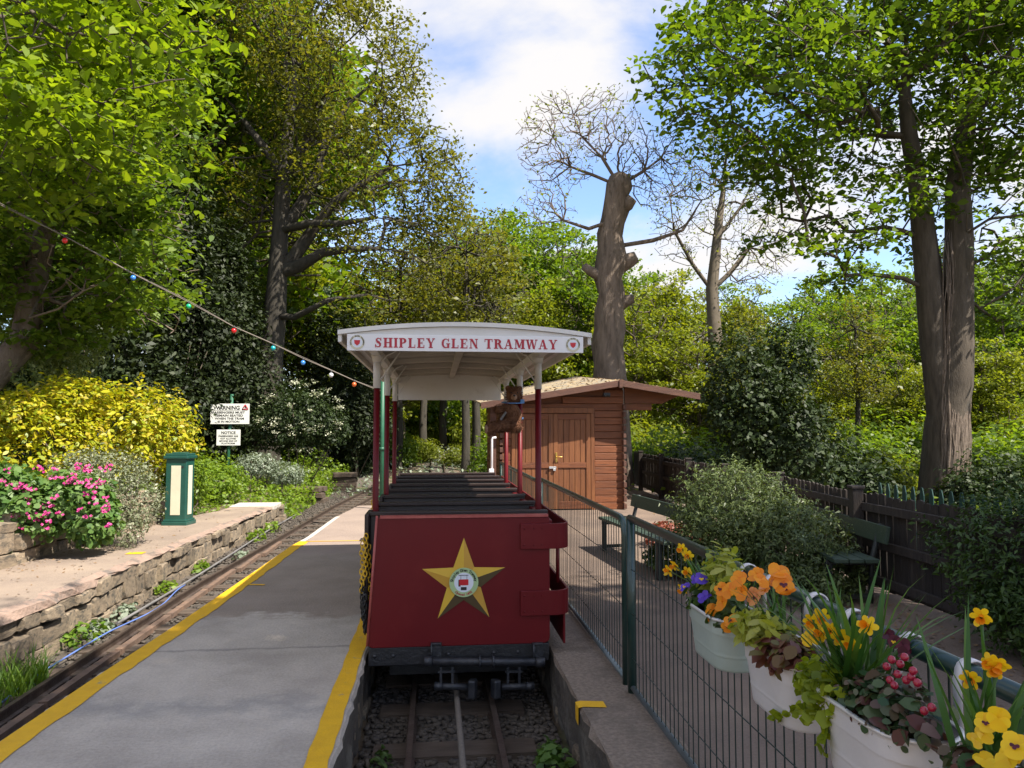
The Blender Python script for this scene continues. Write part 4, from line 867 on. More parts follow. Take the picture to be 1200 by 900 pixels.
# ------------------------------------------------------------------ log shed
SYF = 13.7; sx0, sx1 = 1.2, 3.57
shed = thing('log_shed', 'brown timber shed with plank double doors beside the fence', 'shed', (2.4, SYF, 0))
def hboard(x0, x1, z0, z1, y=SYF, th=.045):
    m_ = MB(); m_.b2((x0, y, z0+.004), (x1, y+th, z1-.004)); return m_
bh = .132; nb = 15
roofz = lambda x: float(np.interp(x, [.85, 3.38, 4.85], [1.93, 2.345, 2.11]))
for i in range(nb+2):
    z0 = i*bh; z1 = z0+bh
    for (xa_, xb_) in (((2.99, sx1-.02),) if z0 < 1.8 else ((1.24, sx1-.02),)):
        if roofz(xa_)-.06 < z1: 
            xa_ = max(xa_, float(np.interp(z1+.07, [1.93, 2.345], [.85, 3.38])))
            if xa_ > sx1-.3: continue
        hboard(xa_, xb_, z0, z1, SYF+R.uniform(-.003, .003)).build('wall_board', 'shed_wood', shed, bevel=.008)
    if z0 < 1.8: hboard(1.24, 1.42, z0, z1).build('wall_board', 'shed_wood', shed, bevel=.008)
    if z0 < 1.9:
        m_ = MB(); m_.b2((1.2, SYF+.05, z0+.004), (1.245, SYF+3.3, z1-.004)); m_.build('wall_board', 'shed_wood', shed, bevel=.008)
        m_ = MB(); m_.b2((3.525, SYF+.05, z0+.004), (3.57, SYF+3.3, z1-.004)); m_.build('wall_board', 'shed_wood', shed, bevel=.008)
    if z0 < 1.95:                                          # crossed log ends at the corners
        for x in (1.222, 3.547): m_ = MB(); m_.b2((x-.028, SYF-.1, z0+.02), (x+.028, SYF-.001, z1-.02)); m_.build('log_end', 'shed_dark', shed, bevel=.006)
m_ = MB(); m_.b2((1.25, SYF+.06, 0), (3.52, SYF+.09, 1.92)); m_.build('lining', 'shed_dark', shed); m_ = MB(); m_.b2((1.25, SYF+3.2, 0), (3.52, SYF+3.25, 1.92)); m_.build('back_wall', 'shed_dark', shed)
# doors
m_ = MB(); m_.b2((1.42, SYF-.025, 0), (1.485, SYF+.04, 1.8)); m_.b2((2.915, SYF-.025, 0), (2.985, SYF+.04, 1.8)); m_.b2((1.42, SYF-.028, 1.801), (2.985, SYF+.04, 1.9)); m_.build('door_frame', 'shed_wood_v', shed, bevel=.006)
for x0, x1 in ((1.49, 2.198), (2.204, 2.91)):
    m_ = MB(); s_ = .085
    for a_, b_ in ((x0, x0+s_), (x1-s_, x1)): m_.b2((a_, SYF-.02, .02), (b_, SYF+.02, 1.79))
    d_ = m_.build('door', 'shed_wood_v', shed, bevel=.005)
    for z0, z1 in ((.02, .16), (.78, .88), (1.68, 1.79)): m_ = MB(); m_.b2((x0+s_+.001, SYF-.018, z0), (x1-s_-.001, SYF+.018, z1)); m_.build('door_rail', 'shed_wood', d_, bevel=.004)
    k = 5; wd = (x1-x0-2*s_)/k
    for z0, z1 in ((.16, .78), (.88, 1.68)):
        for i in range(k): m_ = MB(); m_.b2((x0+s_+i*wd+.003, SYF+.0+R.uniform(-.002, .002), z0), (x0+s_+(i+1)*wd-.003, SYF+.015, z1)); m_.build('plank', 'shed_wood_v', d_, bevel=.004)
m_ = MB(); c_ = atY(652, 536, SYF-.03); m_.b2((c_[0]-.018, SYF-.035, c_[2]-.09), (c_[0]+.018, SYF-.021, c_[2]+.09)); m_.tube([(c_[0], SYF-.035, c_[2]+.01), (c_[0], SYF-.07, c_[2]+.01), (c_[0]+.1, SYF-.07, c_[2]+.01)], .01, 8); m_.build('door_handle', 'brass', shed, bevel=.003)
m_ = MB(); c_ = atY(648, 548, SYF-.03); m_.b2((c_[0]-.075, SYF-.05, c_[2]-.02), (c_[0]+.06, SYF-.021, c_[2]+.02)); m_.b2((c_[0]-.0, SYF-.06, c_[2]-.06), (c_[0]+.05, SYF-.03, c_[2]-.02)); m_.build('padlock', 'silver', shed, bevel=.004)
# roof: left slope, right slope with a wide overhang, barge boards
YF, YB = SYF-.45, SYF+3.6; A_, B_, C__ = (.82, YF, 1.945), (3.38, YF, 2.365), (4.88, YF, 2.125); A2, B2, C2 = (.82, YB, 2.2), (3.3, YB, 2.72), (4.88, YB, 2.4)
m_ = MB(); m_.prism([A_, B_, B2, A2], (0, 0, .03)); rl = m_.build('roof', 'shed_roof', shed)
m_ = MB(); m_.prism([B_, C__, C2, B2], (0, 0, .03)); m_.build('roof', 'shed_roof', shed)
m_ = MB(); m_.prism([(.82, YF-.022, 1.865), (3.38, YF-.022, 2.285), (3.38, YF-.022, 2.40), (.82, YF-.022, 1.98)], (0, .022, 0)); m_.build('barge_board', 'shed_dark', shed, bevel=.004)
m_ = MB(); m_.prism([(3.382, YF-.022, 2.285), (4.88, YF-.022, 2.045), (4.88, YF-.022, 2.16), (3.382, YF-.022, 2.40)], (0, .022, 0)); m_.build('barge_board', 'shed_dark', shed, bevel=.004)
m_ = MB(); m_.box((3.38, YF-.035, 2.33), (.06, .02, .15)); m_.build('finial', 'shed_dark', shed, bevel=.006)
m_ = MB(); m_.prism([(3.575, SYF, 1.985), (4.3, SYF, 1.985), (4.62, SYF, 2.13), (3.575, SYF, 2.3)], (0, .05, 0)); m_.build('roof_beam', 'shed_wood', shed, bevel=.004)
m_ = MB(); m_.b2((3.56, SYF+.001, 1.86), (4.1, SYF+.055, 1.98)); m_.build('roof_beam', 'shed_wood', shed, bevel=.006)
m_ = MB(); m_.prism([(3.38, SYF+.06, 2.345), (1.24, SYF+.06, 1.99), (1.24, SYF+.06, 1.85), (3.55, SYF+.06, 1.85), (3.55, SYF+.06, 2.3)], (0, .03, 0)); m_.build('gable', 'shed_wood', shed)
m_ = MB(); c_ = atY(712, 462, YF+.1); m_.box((c_[0], YF+.2, c_[2]), (.12, .12, .06)); m_.lathe((c_[0]-.03, YF+.12, c_[2]-.03), [(.001, -.02), (.03, -.01), (.03, .01)], 8); m_.lathe((c_[0]+.03, YF+.12, c_[2]-.03), [(.001, -.02), (.03, -.01), (.03, .01)], 8); m_.build('floodlight', 'letter_black', shed)
m_ = MB(); m_.b2((1.02, SYF-.06, 0), (1.13, SYF+.06, 1.97)); m_.build('corner_post', 'shed_dark', shed, bevel=.006)
rng = np.random.default_rng(3); C_ = np.array([B2])*0+np.stack([rng.uniform(.9, 4.7, 900), rng.uniform(YF, YB, 900), np.zeros(900)], 1)
fr = (C_[:, 1]-YF)/(YB-YF); C_[:, 2] = np.interp(C_[:, 0], [.82, 3.38, 4.88], [1.945, 2.365, 2.125])*(1-fr)+np.interp(C_[:, 0], [.82, 3.3, 4.88], [2.2, 2.72, 2.4])*fr+.04
V_, F_ = leaves(C_, rng, .05, .6, 2.5); ll = link('fallen_leaves', np_mesh('fallen_leaves', V_, F_), 'leaf_litter'); tag(ll, 'dry brown leaf litter strewn over the shed roof', 'leaf litter', kind='stuff')

# white standpipe by the shed
wp = thing('standpipe', 'thin white standpipe with bent top beside the shed corner', 'pipe', (.93, 12.05, .0)); 
m_ = MB(); m_.tube([(.93, 12.05, 0), (.93, 12.05, 1.33), (.945, 12.05, 1.36), (1.0, 12.05, 1.365)], .018, 8); m_.build('pipe', 'hook_white', wp); m_ = MB(); m_.b2((.88, 12.0, .72), (.96, 12.1, .86)); m_.build('tap_box', 'hook_white', wp, bevel=.008)

# ------------------------------------------------------------------ brown paling fence on the right
FL = [(3.9, 3.6), (3.98, 5.3), (4.02, 6.66), (4.33, 8.9), (4.75, 13.5), (5.22, 19.3)]
pf = thing('paling_fence', 'dark brown paling fence with rails behind the benches', 'fence', (4.0, 6.66, 0))
acc = [0]
for a_, b_ in zip(FL[:-1], FL[1:]): acc.append(acc[-1]+math.dist(a_, b_))
def fpos(s):
    x = float(np.interp(s, acc, [q[0] for q in FL])); y = float(np.interp(s, acc, [q[1] for q in FL])); x2 = float(np.interp(s+.05, acc, [q[0] for q in FL])); y2 = float(np.interp(s+.05, acc, [q[1] for q in FL])); return x, y, math.atan2(y2-y, x2-x)
FH = .9; pal = []
for k in range(3):
    mm = MB(); mm.prism([(-.046, 0, .06), (.046, 0, .06), (.046, 0, FH-.015*k), (.0, 0, FH+.012-.01*k), (-.046, 0, FH-.005*k)], (0, .018, 0)); me = mm.mesh('paling'); me.materials.append(MATS['fence_wood']); pal.append(me)
s = 0
while s < acc[-1]-.1:
    x, y, an = fpos(s); o = bpy.data.objects.new('paling', R.choice(pal)); COL.objects.link(o); o.parent = pf; o.location = Vector((x+.03, y, R.uniform(-.008, .008)))-WO[pf.name]; o.rotation_euler = (R.uniform(-.01, .01), R.uniform(-.012, .012), an); s += .106
s = acc[2]-2*2.25
posts = []
while s < acc[-1]: posts.append(s); s += 2.25
for i, s in enumerate(posts):
    if s < 0: continue
    x, y, an = fpos(s); m_ = MB(); m_.box((x-.06, y, .47), (.1, .1, .95), an); m_.box((x-.06, y, .955), (.125, .125, .03), an); m_.build('post', 'fence_wood', pf, bevel=.008)
for i in range(len(posts)-1):
    s0, s1 = max(0, posts[i])+.04, posts[i+1]-.04
    for z in (.14, .46, .78):
        a_ = Vector(fpos(s0)[:2]).to_3d()+Vector((-.02, 0, z)); b_ = Vector(fpos(s1)[:2]).to_3d()+Vector((-.02, 0, z)); d = b_-a_; m_ = MB(); m_.box((a_+b_)/2, (d.length, .04, .075), math.atan2(d.y, d.x)); m_.build('rail', 'fence_wood', pf, bevel=.005)
ps = thing('palisade_fence', 'dark green steel palisade with pointed pales behind the brown fence', 'fence', (4.45, 6, -.1))
me0 = None
for i in range(17):
    y = 4.9+i*.13; x = 4.38+.05*(y-5)*.3
    if me0 is None: mm = MB(); mm.prism([(-.03, 0, 0), (.03, 0, 0), (.03, 0, 1.0), (.012, 0, 1.07), (-.012, 0, 1.07), (-.03, 0, 1.0)], (0, .008, 0)); o = link('pale', mm.mesh('pale'), 'palisade_green', ps); me0 = o
    else: o = copy_part(me0, ps)
    o.location = Vector((x, y, -.1))-WO[ps.name]; o.rotation_euler = (0, 0, math.pi/2-.03)
m_ = MB(); m_.tube([(4.4, 4.8, .7), (4.43, 7.1, .7)], .02, 4); m_.build('rail', 'palisade_green', ps)

# ------------------------------------------------------------------ benches
def bench(label, p_near, p_far, facing):
    a_, b_ = Vector((*p_near, 0)), Vector((*p_far, 0)); d = b_-a_; Lb = d.length; t = thing('park_bench', label, 'bench', tuple(a_), None, math.atan2(d.y, d.x)); s = facing
    # local: x along the bench from its near end, y towards the back (s = +1 or -1)
    m_ = MB(); m_.box((Lb/2, s*.46, .60), (Lb, .032, .15), Matrix.Rotation(-s*.18, 3, 'X')); m_.build('backrest', 'bench_green', t, bevel=.005, local=True)
    for k, yy_ in enumerate((.07, .2, .33)): m_ = MB(); m_.box((Lb/2, s*yy_, .385), (Lb, .12, .035)); m_.build('seat_slat', 'bench_green', t, bevel=.005, local=True)
    for x in (.18, Lb-.18):
        m_ = MB(); m_.box((x, s*.03, .185), (.05, .05, .37)); m_.build('leg', 'bench_iron', t, bevel=.004, local=True)
        m_ = MB(); m_.tube([(x, s*.38, 0), (x, s*.40, .37), (x, s*.49, .68)], .024, 6); m_.build('leg', 'bench_iron', t, local=True)
        m_ = MB(); m_.box((x, s*.2, .345), (.045, .4, .04)); m_.build('seat_bearer', 'bench_iron', t, bevel=.004, local=True); m_ = MB(); m_.box((x, s*.2, .06), (.04, .36, .035)); m_.build('stretcher', 'bench_iron', t, local=True)
    return t
bench('dark green wooden bench between the mesh fence and the conifer bush', (2.22, 7.1), (2.05, 9.25), -1)
bench('dark green wooden bench set against the brown paling fence', (3.36, 6.02), (3.62, 7.9), -1)

# ------------------------------------------------------------------ ticket box and notice post on the left
bb = on(207, 614, float(zl(11))); bx_, by_ = float(bb[0]), float(bb[1])+.1; bz = float(zl(by_))
tb_ = thing('ticket_box', 'dark green pillar cabinet with cream panels on the upper path', 'cabinet', (bx_, by_, bz), None, -.12)
m_ = MB(); m_.box((0, 0, .53), (.32, .28, 1.0)); m_.build('body', 'box_green', tb_, bevel=.008, local=True)
m_ = MB(); m_.box((0, 0, .03), (.39, .35, .06)); m_.box((0, 0, .075), (.36, .32, .03)); m_.build('plinth', 'box_green', tb_, bevel=.008, local=True)
m_ = MB(); m_.box((0, 0, 1.05), (.385, .345, .05)); m_.box((0, 0, 1.09), (.34, .3, .035)); m_.box((0, 0, 1.115), (.2, .18, .02)); m_.build('lid', 'box_green', tb_, bevel=.01, local=True)
for c_, d_ in (((0, -.1425, .54), (.15, .006, .76)), ((.1625, 0, .54), (.006, .13, .76))): m_ = MB(); m_.box(c_, d_); m_.build('panel', 'box_cream', tb_, bevel=.002, local=True)
m_ = MB(); m_.box((.1, -.142, .9), (.03, .006, .03)); m_.build('lock', 'letter_black', tb_, local=True)

sb_ = on(266, 563, .15); sy = float(sb_[1]); sx_ = float(sb_[0]); sgn = thing('notice_post', 'leaning green post carrying two white notice boards', 'sign', (sx_, sy, .1))
p0, p1 = Vector(atY(265, 566, sy)), Vector(atY(272, 462, sy)); m_ = MB(); m_.tube([p0-Vector((0, 0, .3)), p1], .045, 8); m_.build('post', 'post_green', sgn)
def notice(x0, y0, x1, y1, lines, tri=False):
    a_, b_ = Vector(atY(x0, y0, sy-.08)), Vector(atY(x1, y1, sy-.08)); m_ = MB(); m_.b2((a_.x, sy-.09, b_.z), (b_.x, sy-.07, a_.z)); bo = m_.build('board', 'sign_white', sgn, bevel=.004); W, H = b_.x-a_.x, a_.z-b_.z
    for (txt, fy, fh, fw, fc) in lines:
        me = text_mesh('lettering', txt, 1.0, .028); xsv = [v.co.x for v in me.vertices]; ysv = [v.co.y for v in me.vertices]; w0, h0 = max(xsv)-min(xsv), max(ysv)-min(ysv); cx0, cy0 = (max(xsv)+min(xsv))/2, (max(ysv)+min(ysv))/2
        k_, kz = fw*W/w0, fh*H/h0
        for v in me.vertices: v.co = Vector((a_.x+fc*W+(v.co.x-cx0)*k_, sy-.0925, a_.z-fy*H+(v.co.y-cy0)*kz))-WO[sgn.name]
        link('lettering', me, 'letter_black', bo, 'stuff')
    if tri:
        c0 = Vector((a_.x+.89*W, sy-.0925, a_.z-.2*H)); r_ = .13*H; m_ = MB(); ring = [c0+Vector((math.cos(q), 0, math.sin(q)))*r_*1.2 for q in (math.pi/2, math.pi/2+2.094, math.pi/2+4.189)]
        for i in range(3): m_.tube([ring[i], ring[(i+1) % 3]], .014, 4)
        m_.build('warning_triangle', 'letter_red', bo); m_ = MB(); m_.box(c0+Vector((0, -.001, .01)), (.022, .002, .075)); m_.build('triangle_mark', 'letter_black', bo)
    m_ = MB(); m_.b2((a_.x+.08*W, sy-.0925, a_.z-.335*H), (a_.x+(.78 if tri else .9)*W, sy-.092, a_.z-.325*H)); m_.build('underline', 'letter_black', bo); return bo
notice(247, 473, 292, 497, [('WARNING', .2, .2, .68, .41), ('PASSENGERS MUST', .43, .11, .84, .47), ('REMAIN SEATED', .58, .11, .72, .48), ('WHEN THE TRAM', .73, .11, .75, .49), ('IS IN MOTION', .88, .1, .56, .47)], True)
notice(254, 503.5, 281.5, 522, [('NOTICE', .19, .17, .6, .5), ('PASSENGERS ARE', .42, .1, .82, .5), ('NOT ALLOWED', .57, .1, .66, .5), ('BEYOND END OF', .72, .1, .74, .5), ('PLATFORM', .87, .1, .56, .5)])

# ------------------------------------------------------------------ tall green pole, string of coloured bulbs
gp = on(447, 590); gy = 14.2; gx = float(atY(447, 590, gy)[0]); m_ = MB(); m_.tube([(gx, gy, -.05), (gx, gy, 2.75)], .04, 10); m_.tube([(gx, gy, 0), (gx, gy, .25)], .07, 10); m_.tube([(gx, gy, 1.1), (gx, gy, 1.16)], .055, 10)
tag(m_.build('lamp_pole', 'post_green'), 'tall slim green pole at the far end of the platform', 'pole')
def sy_(px): return float(np.interp(px, [-40, 447], [9.0, gy]))
SP = [(-40, 217), (0, 240), (76, 277), (156, 321), (221, 354), (274, 383), (320, 403), (355, 420), (388, 434), (415, 446), (437, 455), (447, 458)]
st_ = thing('string_lights', 'sagging cable of coloured round bulbs strung past the trees', 'string lights', tuple(atY(0, 240, sy_(0))))
m_ = MB(); m_.tube([atY(a_, b_, sy_(a_)) for a_, b_ in SP], .0075, 6); m_.tube([Vector(atY(a_, b_, sy_(a_)))+Vector((0, .02, .012+.01*math.sin(i*2))) for i, (a_, b_) in enumerate(SP)], .0055, 5); m_.build('cable', 'cable_rope', st_)
for (px, py), c_ in zip([(76, 282), (156, 325.5), (221, 359), (274, 387.5), (320, 408), (355, 425), (388, 439.5), (415, 450.5)], ['red', 'blue', 'green', 'red', 'teal', 'blue', 'white', 'orange']):
    p = Vector(atY(px, py, sy_(px))); r_ = .037+.008*(px-76)/340; m_ = MB(); m_.lathe(p, [(.001, -r_), (r_*.6, -r_*.8), (r_, -r_*.1), (r_*.85, r_*.5), (r_*.4, r_*.9)], 12); bl = m_.build('bulb', 'bulb_'+c_, st_); m_ = MB(); m_.tube([p+Vector((0, 0, r_*.8)), p+Vector((0, 0, r_*1.9))], r_*.45, 8); m_.build('socket', 'letter_black', bl)

# ------------------------------------------------------------------ piles of old sleepers
def pile(label, c, n, L_, ang, rs, group='piles of old sleepers on the bank'):
    t = thing('sleeper_pile', label, 'timber pile', tuple(c), group)
    for i in range(n):
        m_ = MB(); m_.box((rs.uniform(-.05, .05), rs.uniform(-.04, .04), .08+.145*i), (L_*rs.uniform(.85, 1.05), .26, .125), ang+rs.uniform(-.08, .08)); m_.build('sleeper', 'sleeper_wood', t, bevel=.012, local=True)
        m_ = MB(); m_.box((rs.uniform(-.05, .05), .3+rs.uniform(-.04, .04), .08+.145*i), (L_*rs.uniform(.85, 1.05), .26, .125), ang+rs.uniform(-.08, .08)); m_.build('sleeper', 'sleeper_wood', t, bevel=.012, local=True)
    return t
rs = random.Random(4); pp = on(403, 566, -.15); pile('stack of weathered sleepers beside the track near the green pole', (float(pp[0]), float(pp[1]), float(hgt(pp[0], pp[1]))), 4, .75, .15, rs)
pp = atY(362, 537, 19.6); pile('small low pile of dark sleepers at the edge of the weeds', (float(pp[0]), float(pp[1]), float(hgt(pp[0], pp[1]))), 3, .8, -.1, rs)

# ------------------------------------------------------------------ flower tubs on the fence
def stadium(hl, hw, n=9):
    pts = []
    for k in range(n): a_ = math.pi*k/(n-1); pts.append((hw*math.cos(a_), (hl-hw)+hw*math.sin(a_)))
    for k in range(n): a_ = math.pi+math.pi*k/(n-1); pts.append((hw*math.cos(a_), -(hl-hw)+hw*math.sin(a_)))
    return pts
RIMZ = .882
def tub(label, y, mt, rz):
    t = thing('flower_tub', label, 'planter', (.995, y, RIMZ-.19), 'oval metal tubs hooked on the fence'); m_ = MB(); L_ = []
    prof = [(.76, -.17), (.785, -.168), (.8, -.16), (.834, -.128), (.838, -.124), (.847, -.122), (.849, -.118), (.846, -.114), (.851, -.109), (.920, -.051), (.925, -.047), (.934, -.045), (.936, -.041), (.933, -.037), (.938, -.032), (.98, -.006), (1.0, 0)]
    for f, z in prof: L_.append([(.995+x*f, y+yy_*(.12+.88*f), RIMZ+z) for x, yy_ in stadium(.185, .09)])
    k = len(L_[0]); m_.add([p for r_ in L_ for p in r_], [(i*k+j, i*k+(j+1) % k, (i+1)*k+(j+1) % k, (i+1)*k+j) for i in range(len(L_)-1) for j in range(k)]+[tuple(range(k))[::-1]], 0, True)
    inner = [(.995+x*.97, y+yy_*.985, RIMZ) for x, yy_ in stadium(.185, .09)]+[(.995+x*.95, y+yy_*.97, RIMZ-.05) for x, yy_ in stadium(.185, .09)]; m_.add(inner, [(j, (j+1) % k, k+(j+1) % k, k+j) for j in range(k)], 0, True); m_.build('pan', mt, t)
    m_ = MB(); rim = [(.995+x*1.01, y+yy_*1.005, RIMZ) for x, yy_ in stadium(.185, .09)]; rim.append(rim[0]); m_.tube(rim, .0055, 7, cap=False); m_.build('rim', 'tub_rim', t)
    m_ = MB(); m_.add([(.995+x*.96, y+yy_*.97, RIMZ-.022+R.uniform(-.006, .006)) for x, yy_ in stadium(.185, .09)]+[(.995, y, RIMZ-.01)], [(j, (j+1) % k, k) for j in range(k)]); m_.build('soil', 'potting_soil', t)
    for dy in (-.1, .1):
        m_ = MB(); vs = []; zc = .985; path = [(FX-.036, RIMZ-.03), (FX-.036, zc-.012)]+[(FX-.032*math.cos(a_), zc+.032*math.sin(a_)) for a_ in np.linspace(.0, math.pi, 10)]+[(FX+.032, zc-.03)]
        for x, z in path:
            for sy2 in (-.012, .012): vs.append((x, y+dy+sy2, z))
        n_ = len(path); m_.add(vs, [(2*i, 2*i+1, 2*i+3, 2*i+2) for i in range(n_-1)], 0, True); h = m_.build('hook', 'hook_white', t); so2 = h.modifiers.new('thick', 'SOLIDIFY'); so2.thickness = .004
    return t
TUBS = [2.50, 2.02, 1.585, 1.13]
tub('sage green oval tub of purple and orange pansies on the fence', TUBS[0], 'tub_sage', 0)
tub('white oval tub of variegated leaves and orange pansies on the fence', TUBS[1], 'tub_white', 0)
tub('white oval tub of daffodil leaves and red berries on the fence', TUBS[2], 'tub_white', 0)
tub('white oval tub of yellow pansies at the end of the row', TUBS[3], 'tub_white', 0)
VIEW = Vector((-.75, -.62, .25)).normalized()
rp_ = random.Random(21)
def petal(m_, c, ax, nrm, l, wd, cup=.15, mi=0):
    """one rounded petal from c along ax"""
    ax = ax.normalized(); sd = nrm.cross(ax).normalized(); prof = [(0, .18), (.2, .6), (.5, .95), (.78, .9), (.95, .5)]
    vs = [c+ax*l*f+sd*wd*.5*w_+nrm*cup*l*(f*f) for f, w_ in prof]+[c+ax*l*1.0+nrm*cup*l*.9]+[c+ax*l*f-sd*wd*.5*w_+nrm*cup*l*(f*f) for f, w_ in prof[::-1]]; m_.add(vs, [tuple(range(len(vs)))], mi, True)
def frame(nrm):
    nrm = nrm.normalized(); u = nrm.cross(Vector((0, 0, 1))).normalized(); return nrm, u, u.cross(nrm) if False else nrm.cross(u)*-1
def pansy(parent, p, nrm, size, mt, face='pt_maroon', name='flower'):
    size *= rp_.uniform(.68, .95); nrm = (nrm+Vector((rp_.uniform(-.55, .55), rp_.uniform(-.55, .55), rp_.uniform(-.25, .6)))).normalized()
    nrm, u, v = frame(nrm); v = -v if v.z < 0 else v; m_ = MB(); p = Vector(p)
    for a_, l, w_, dz in ((60, .62, .66, -.004), (120, .62, .66, -.003), (185, .55, .55, 0), (-5, .55, .55, .001), (270, .6, .8, .003)):
        a_ = math.radians(a_+rp_.uniform(-9, 9)); petal(m_, p+nrm*dz, u*math.cos(a_)+v*math.sin(a_), nrm, size*l, size*w_, rp_.uniform(-.25, .5))
    f = m_.build(name, mt, parent); m_ = MB()
    for a_ in (185, -5, 270): a_ = math.radians(a_); petal(m_, p+nrm*.006, u*math.cos(a_)+v*math.sin(a_), nrm, size*.19, size*.17, .1)
    m_.build('flower_eye', face, f) if rp_.random() < .6 else None; return f
def daffodil(parent, base, p, size, mt):
    base, p = Vector(base), Vector(p); m_ = MB(); q = (base+p)/2+Vector((rp_.uniform(-.01, .01), rp_.uniform(-.02, .02), .02)); m_.tube([base, q, p], .0028, 5); m_.build('flower_stem', 'lf_strap', parent)
    nrm, u, v = frame(VIEW+Vector((rp_.uniform(-.5, .3), rp_.uniform(-.5, .3), rp_.uniform(-.7, .1)))); m_ = MB()
    for k in range(6): a_ = k*math.pi/3; petal(m_, p, u*math.cos(a_)+v*math.sin(a_), nrm, size*.55, size*.36, rp_.uniform(-.4, .7))
    f = m_.build('flower', mt, parent); m_ = MB(); m_.tube([p, p+nrm*size*.3, p+nrm*size*.5], [size*.1, size*.14, size*.24], 9, cap=False); m_.build('trumpet', 'pt_orange', f)
def straps(parent, base, n, h, spread, wd=.011, curve=(.15, .7), mt='lf_strap'):
    m_ = MB()
    for k in range(n):
        a_ = rp_.uniform(0, 6.28); d = Vector((math.cos(a_)*spread*rp_.random(), math.sin(a_)*spread*rp_.random(), 1)); b = Vector(base)+Vector((rp_.uniform(-.03, .03), rp_.uniform(-.045, .045), 0)); strap(m_, b, d, h*rp_.uniform(.65, 1.1), wd*rp_.uniform(.75, 1.25), rp_.uniform(*curve), 6)
    o = m_.build('leaves', mt, parent); o['kind'] = 'stuff'; return o
def foliage(parent, c, r, n, leaf, mt, seed, aspect=.7, hexa=2, up=.4):
    rng = np.random.default_rng(seed); V_, F_ = bush_mesh([(c, r)], n, leaf, rng, aspect, up, .3, .3, 6, hexa); o = link('leaves', np_mesh('leaves', V_-np.array(WO[parent.name]), F_), mt, parent, 'stuff'); return o
def plant(name, label, y, dx=0.0, group=None): return thing(name, label, 'plant', (.99+dx, y, RIMZ-.02), group)
def fp_(px, py, X=.97): return Vector(atX(px, py, X))
SOIL = RIMZ-.015
# first tub
t = plant('daffodil', 'fading daffodil clump with small yellow flowers in the sage tub', TUBS[0]+.13); straps(t, (1.0, TUBS[0]+.14, SOIL), 34, .24, .9, .009)
for px, py in ((799, 643), (806, 651), (791, 663), (784, 669), (806, 671), (800, 690)): daffodil(t, (1.0, TUBS[0]+.14, SOIL), fp_(px, py, 1.0), .045, 'pt_yellow')
t = plant('purple_pansy', 'purple pansy at the rim of the sage tub', TUBS[0]+.1, -.06); foliage(t, (.95, TUBS[0]+.1, SOIL+.02), (.05, .07, .05), 90, .03, 'lf_hedge', 3)
for px, py in ((803, 688), (816, 678), (825, 700), (822, 679)): pansy(t, fp_(px, py, .93), VIEW, .052, 'pt_purple', 'pt_yellow')
t = plant('choisya', 'golden-leaved shrublet standing up in the sage tub', TUBS[0], .01); foliage(t, (1.0, TUBS[0]+.02, SOIL+.12), (.06, .11, .1), 260, .042, 'lf_choisya', 4, .36)
m_ = MB(); [m_.tube([(1.0, TUBS[0]+.02+k*.02, SOIL-.02), (1.0+R.uniform(-.04, .04), TUBS[0]+.02+k*.045, SOIL+.12)], .003, 5) for k in (-1, 0, 1)]; m_.build('stem', 'bark', t)
t = plant('orange_pansy', 'cluster of bright orange pansies in the sage tub', TUBS[0]-.12, -.02); foliage(t, (.96, TUBS[0]-.12, SOIL+.03), (.06, .09, .06), 150, .035, 'lf_hedge', 5); straps(t, (.99, TUBS[0]-.12, SOIL), 16, .22, .6, .009)
for px, py, s_ in ((836, 719, .062), (846, 707, .06), (854, 692, .06), (845, 690, .05), (866, 679, .055), (886, 674, .055), (893, 680, .05), (869, 695, .05), (857, 727, .055), (852, 735, .05), (895, 692, .045)): pansy(t, fp_(px, py, .92), VIEW+Vector((rp_.uniform(-.3, .3), rp_.uniform(-.3, .3), rp_.uniform(-.3, .3))), s_, 'pt_orange')
# second tub
t = plant('orange_pansy', 'tall orange pansies rising above the variegated leaves', TUBS[1]+.08, -.01, None); straps(t, (1.0, TUBS[1]+.1, SOIL), 20, .24, .5, .009); foliage(t, (.98, TUBS[1]+.1, SOIL+.04), (.06, .09, .06), 130, .035, 'lf_hedge', 6)
for px, py, s_ in ((913, 671, .06), (918, 685, .06), (911, 678, .05), (924, 693, .045), (906, 683, .04)): pansy(t, fp_(px, py, .98), VIEW+Vector((rp_.uniform(-.3, .3), rp_.uniform(-.3, .3), .2)), s_, 'pt_orange')
for px, py, s_ in ((886, 701, .055), (882, 697, .045), (895, 690, .04)): pansy(t, fp_(px, py, .95), VIEW, s_, 'pt_peach')
t = plant('variegated_choisya', 'cream and lime leaved plant filling the white tub beside the pansies', TUBS[1], -.03); foliage(t, (.94, TUBS[1]+.06, SOIL+.055), (.065, .13, .06), 260, .042, 'lf_choisya', 7, .38)
t = plant('heuchera', 'reddish crinkled leaves at the end of the white tub', TUBS[1]-.1, -.03); foliage(t, (.94, TUBS[1]-.09, SOIL+.03), (.07, .1, .05), 190, .034, 'lf_heuchera', 8, .85)
for px, py in ((950, 735), (957, 745), (948, 748)): pansy(t, fp_(px, py, .95), VIEW, .04, 'pt_yellow')
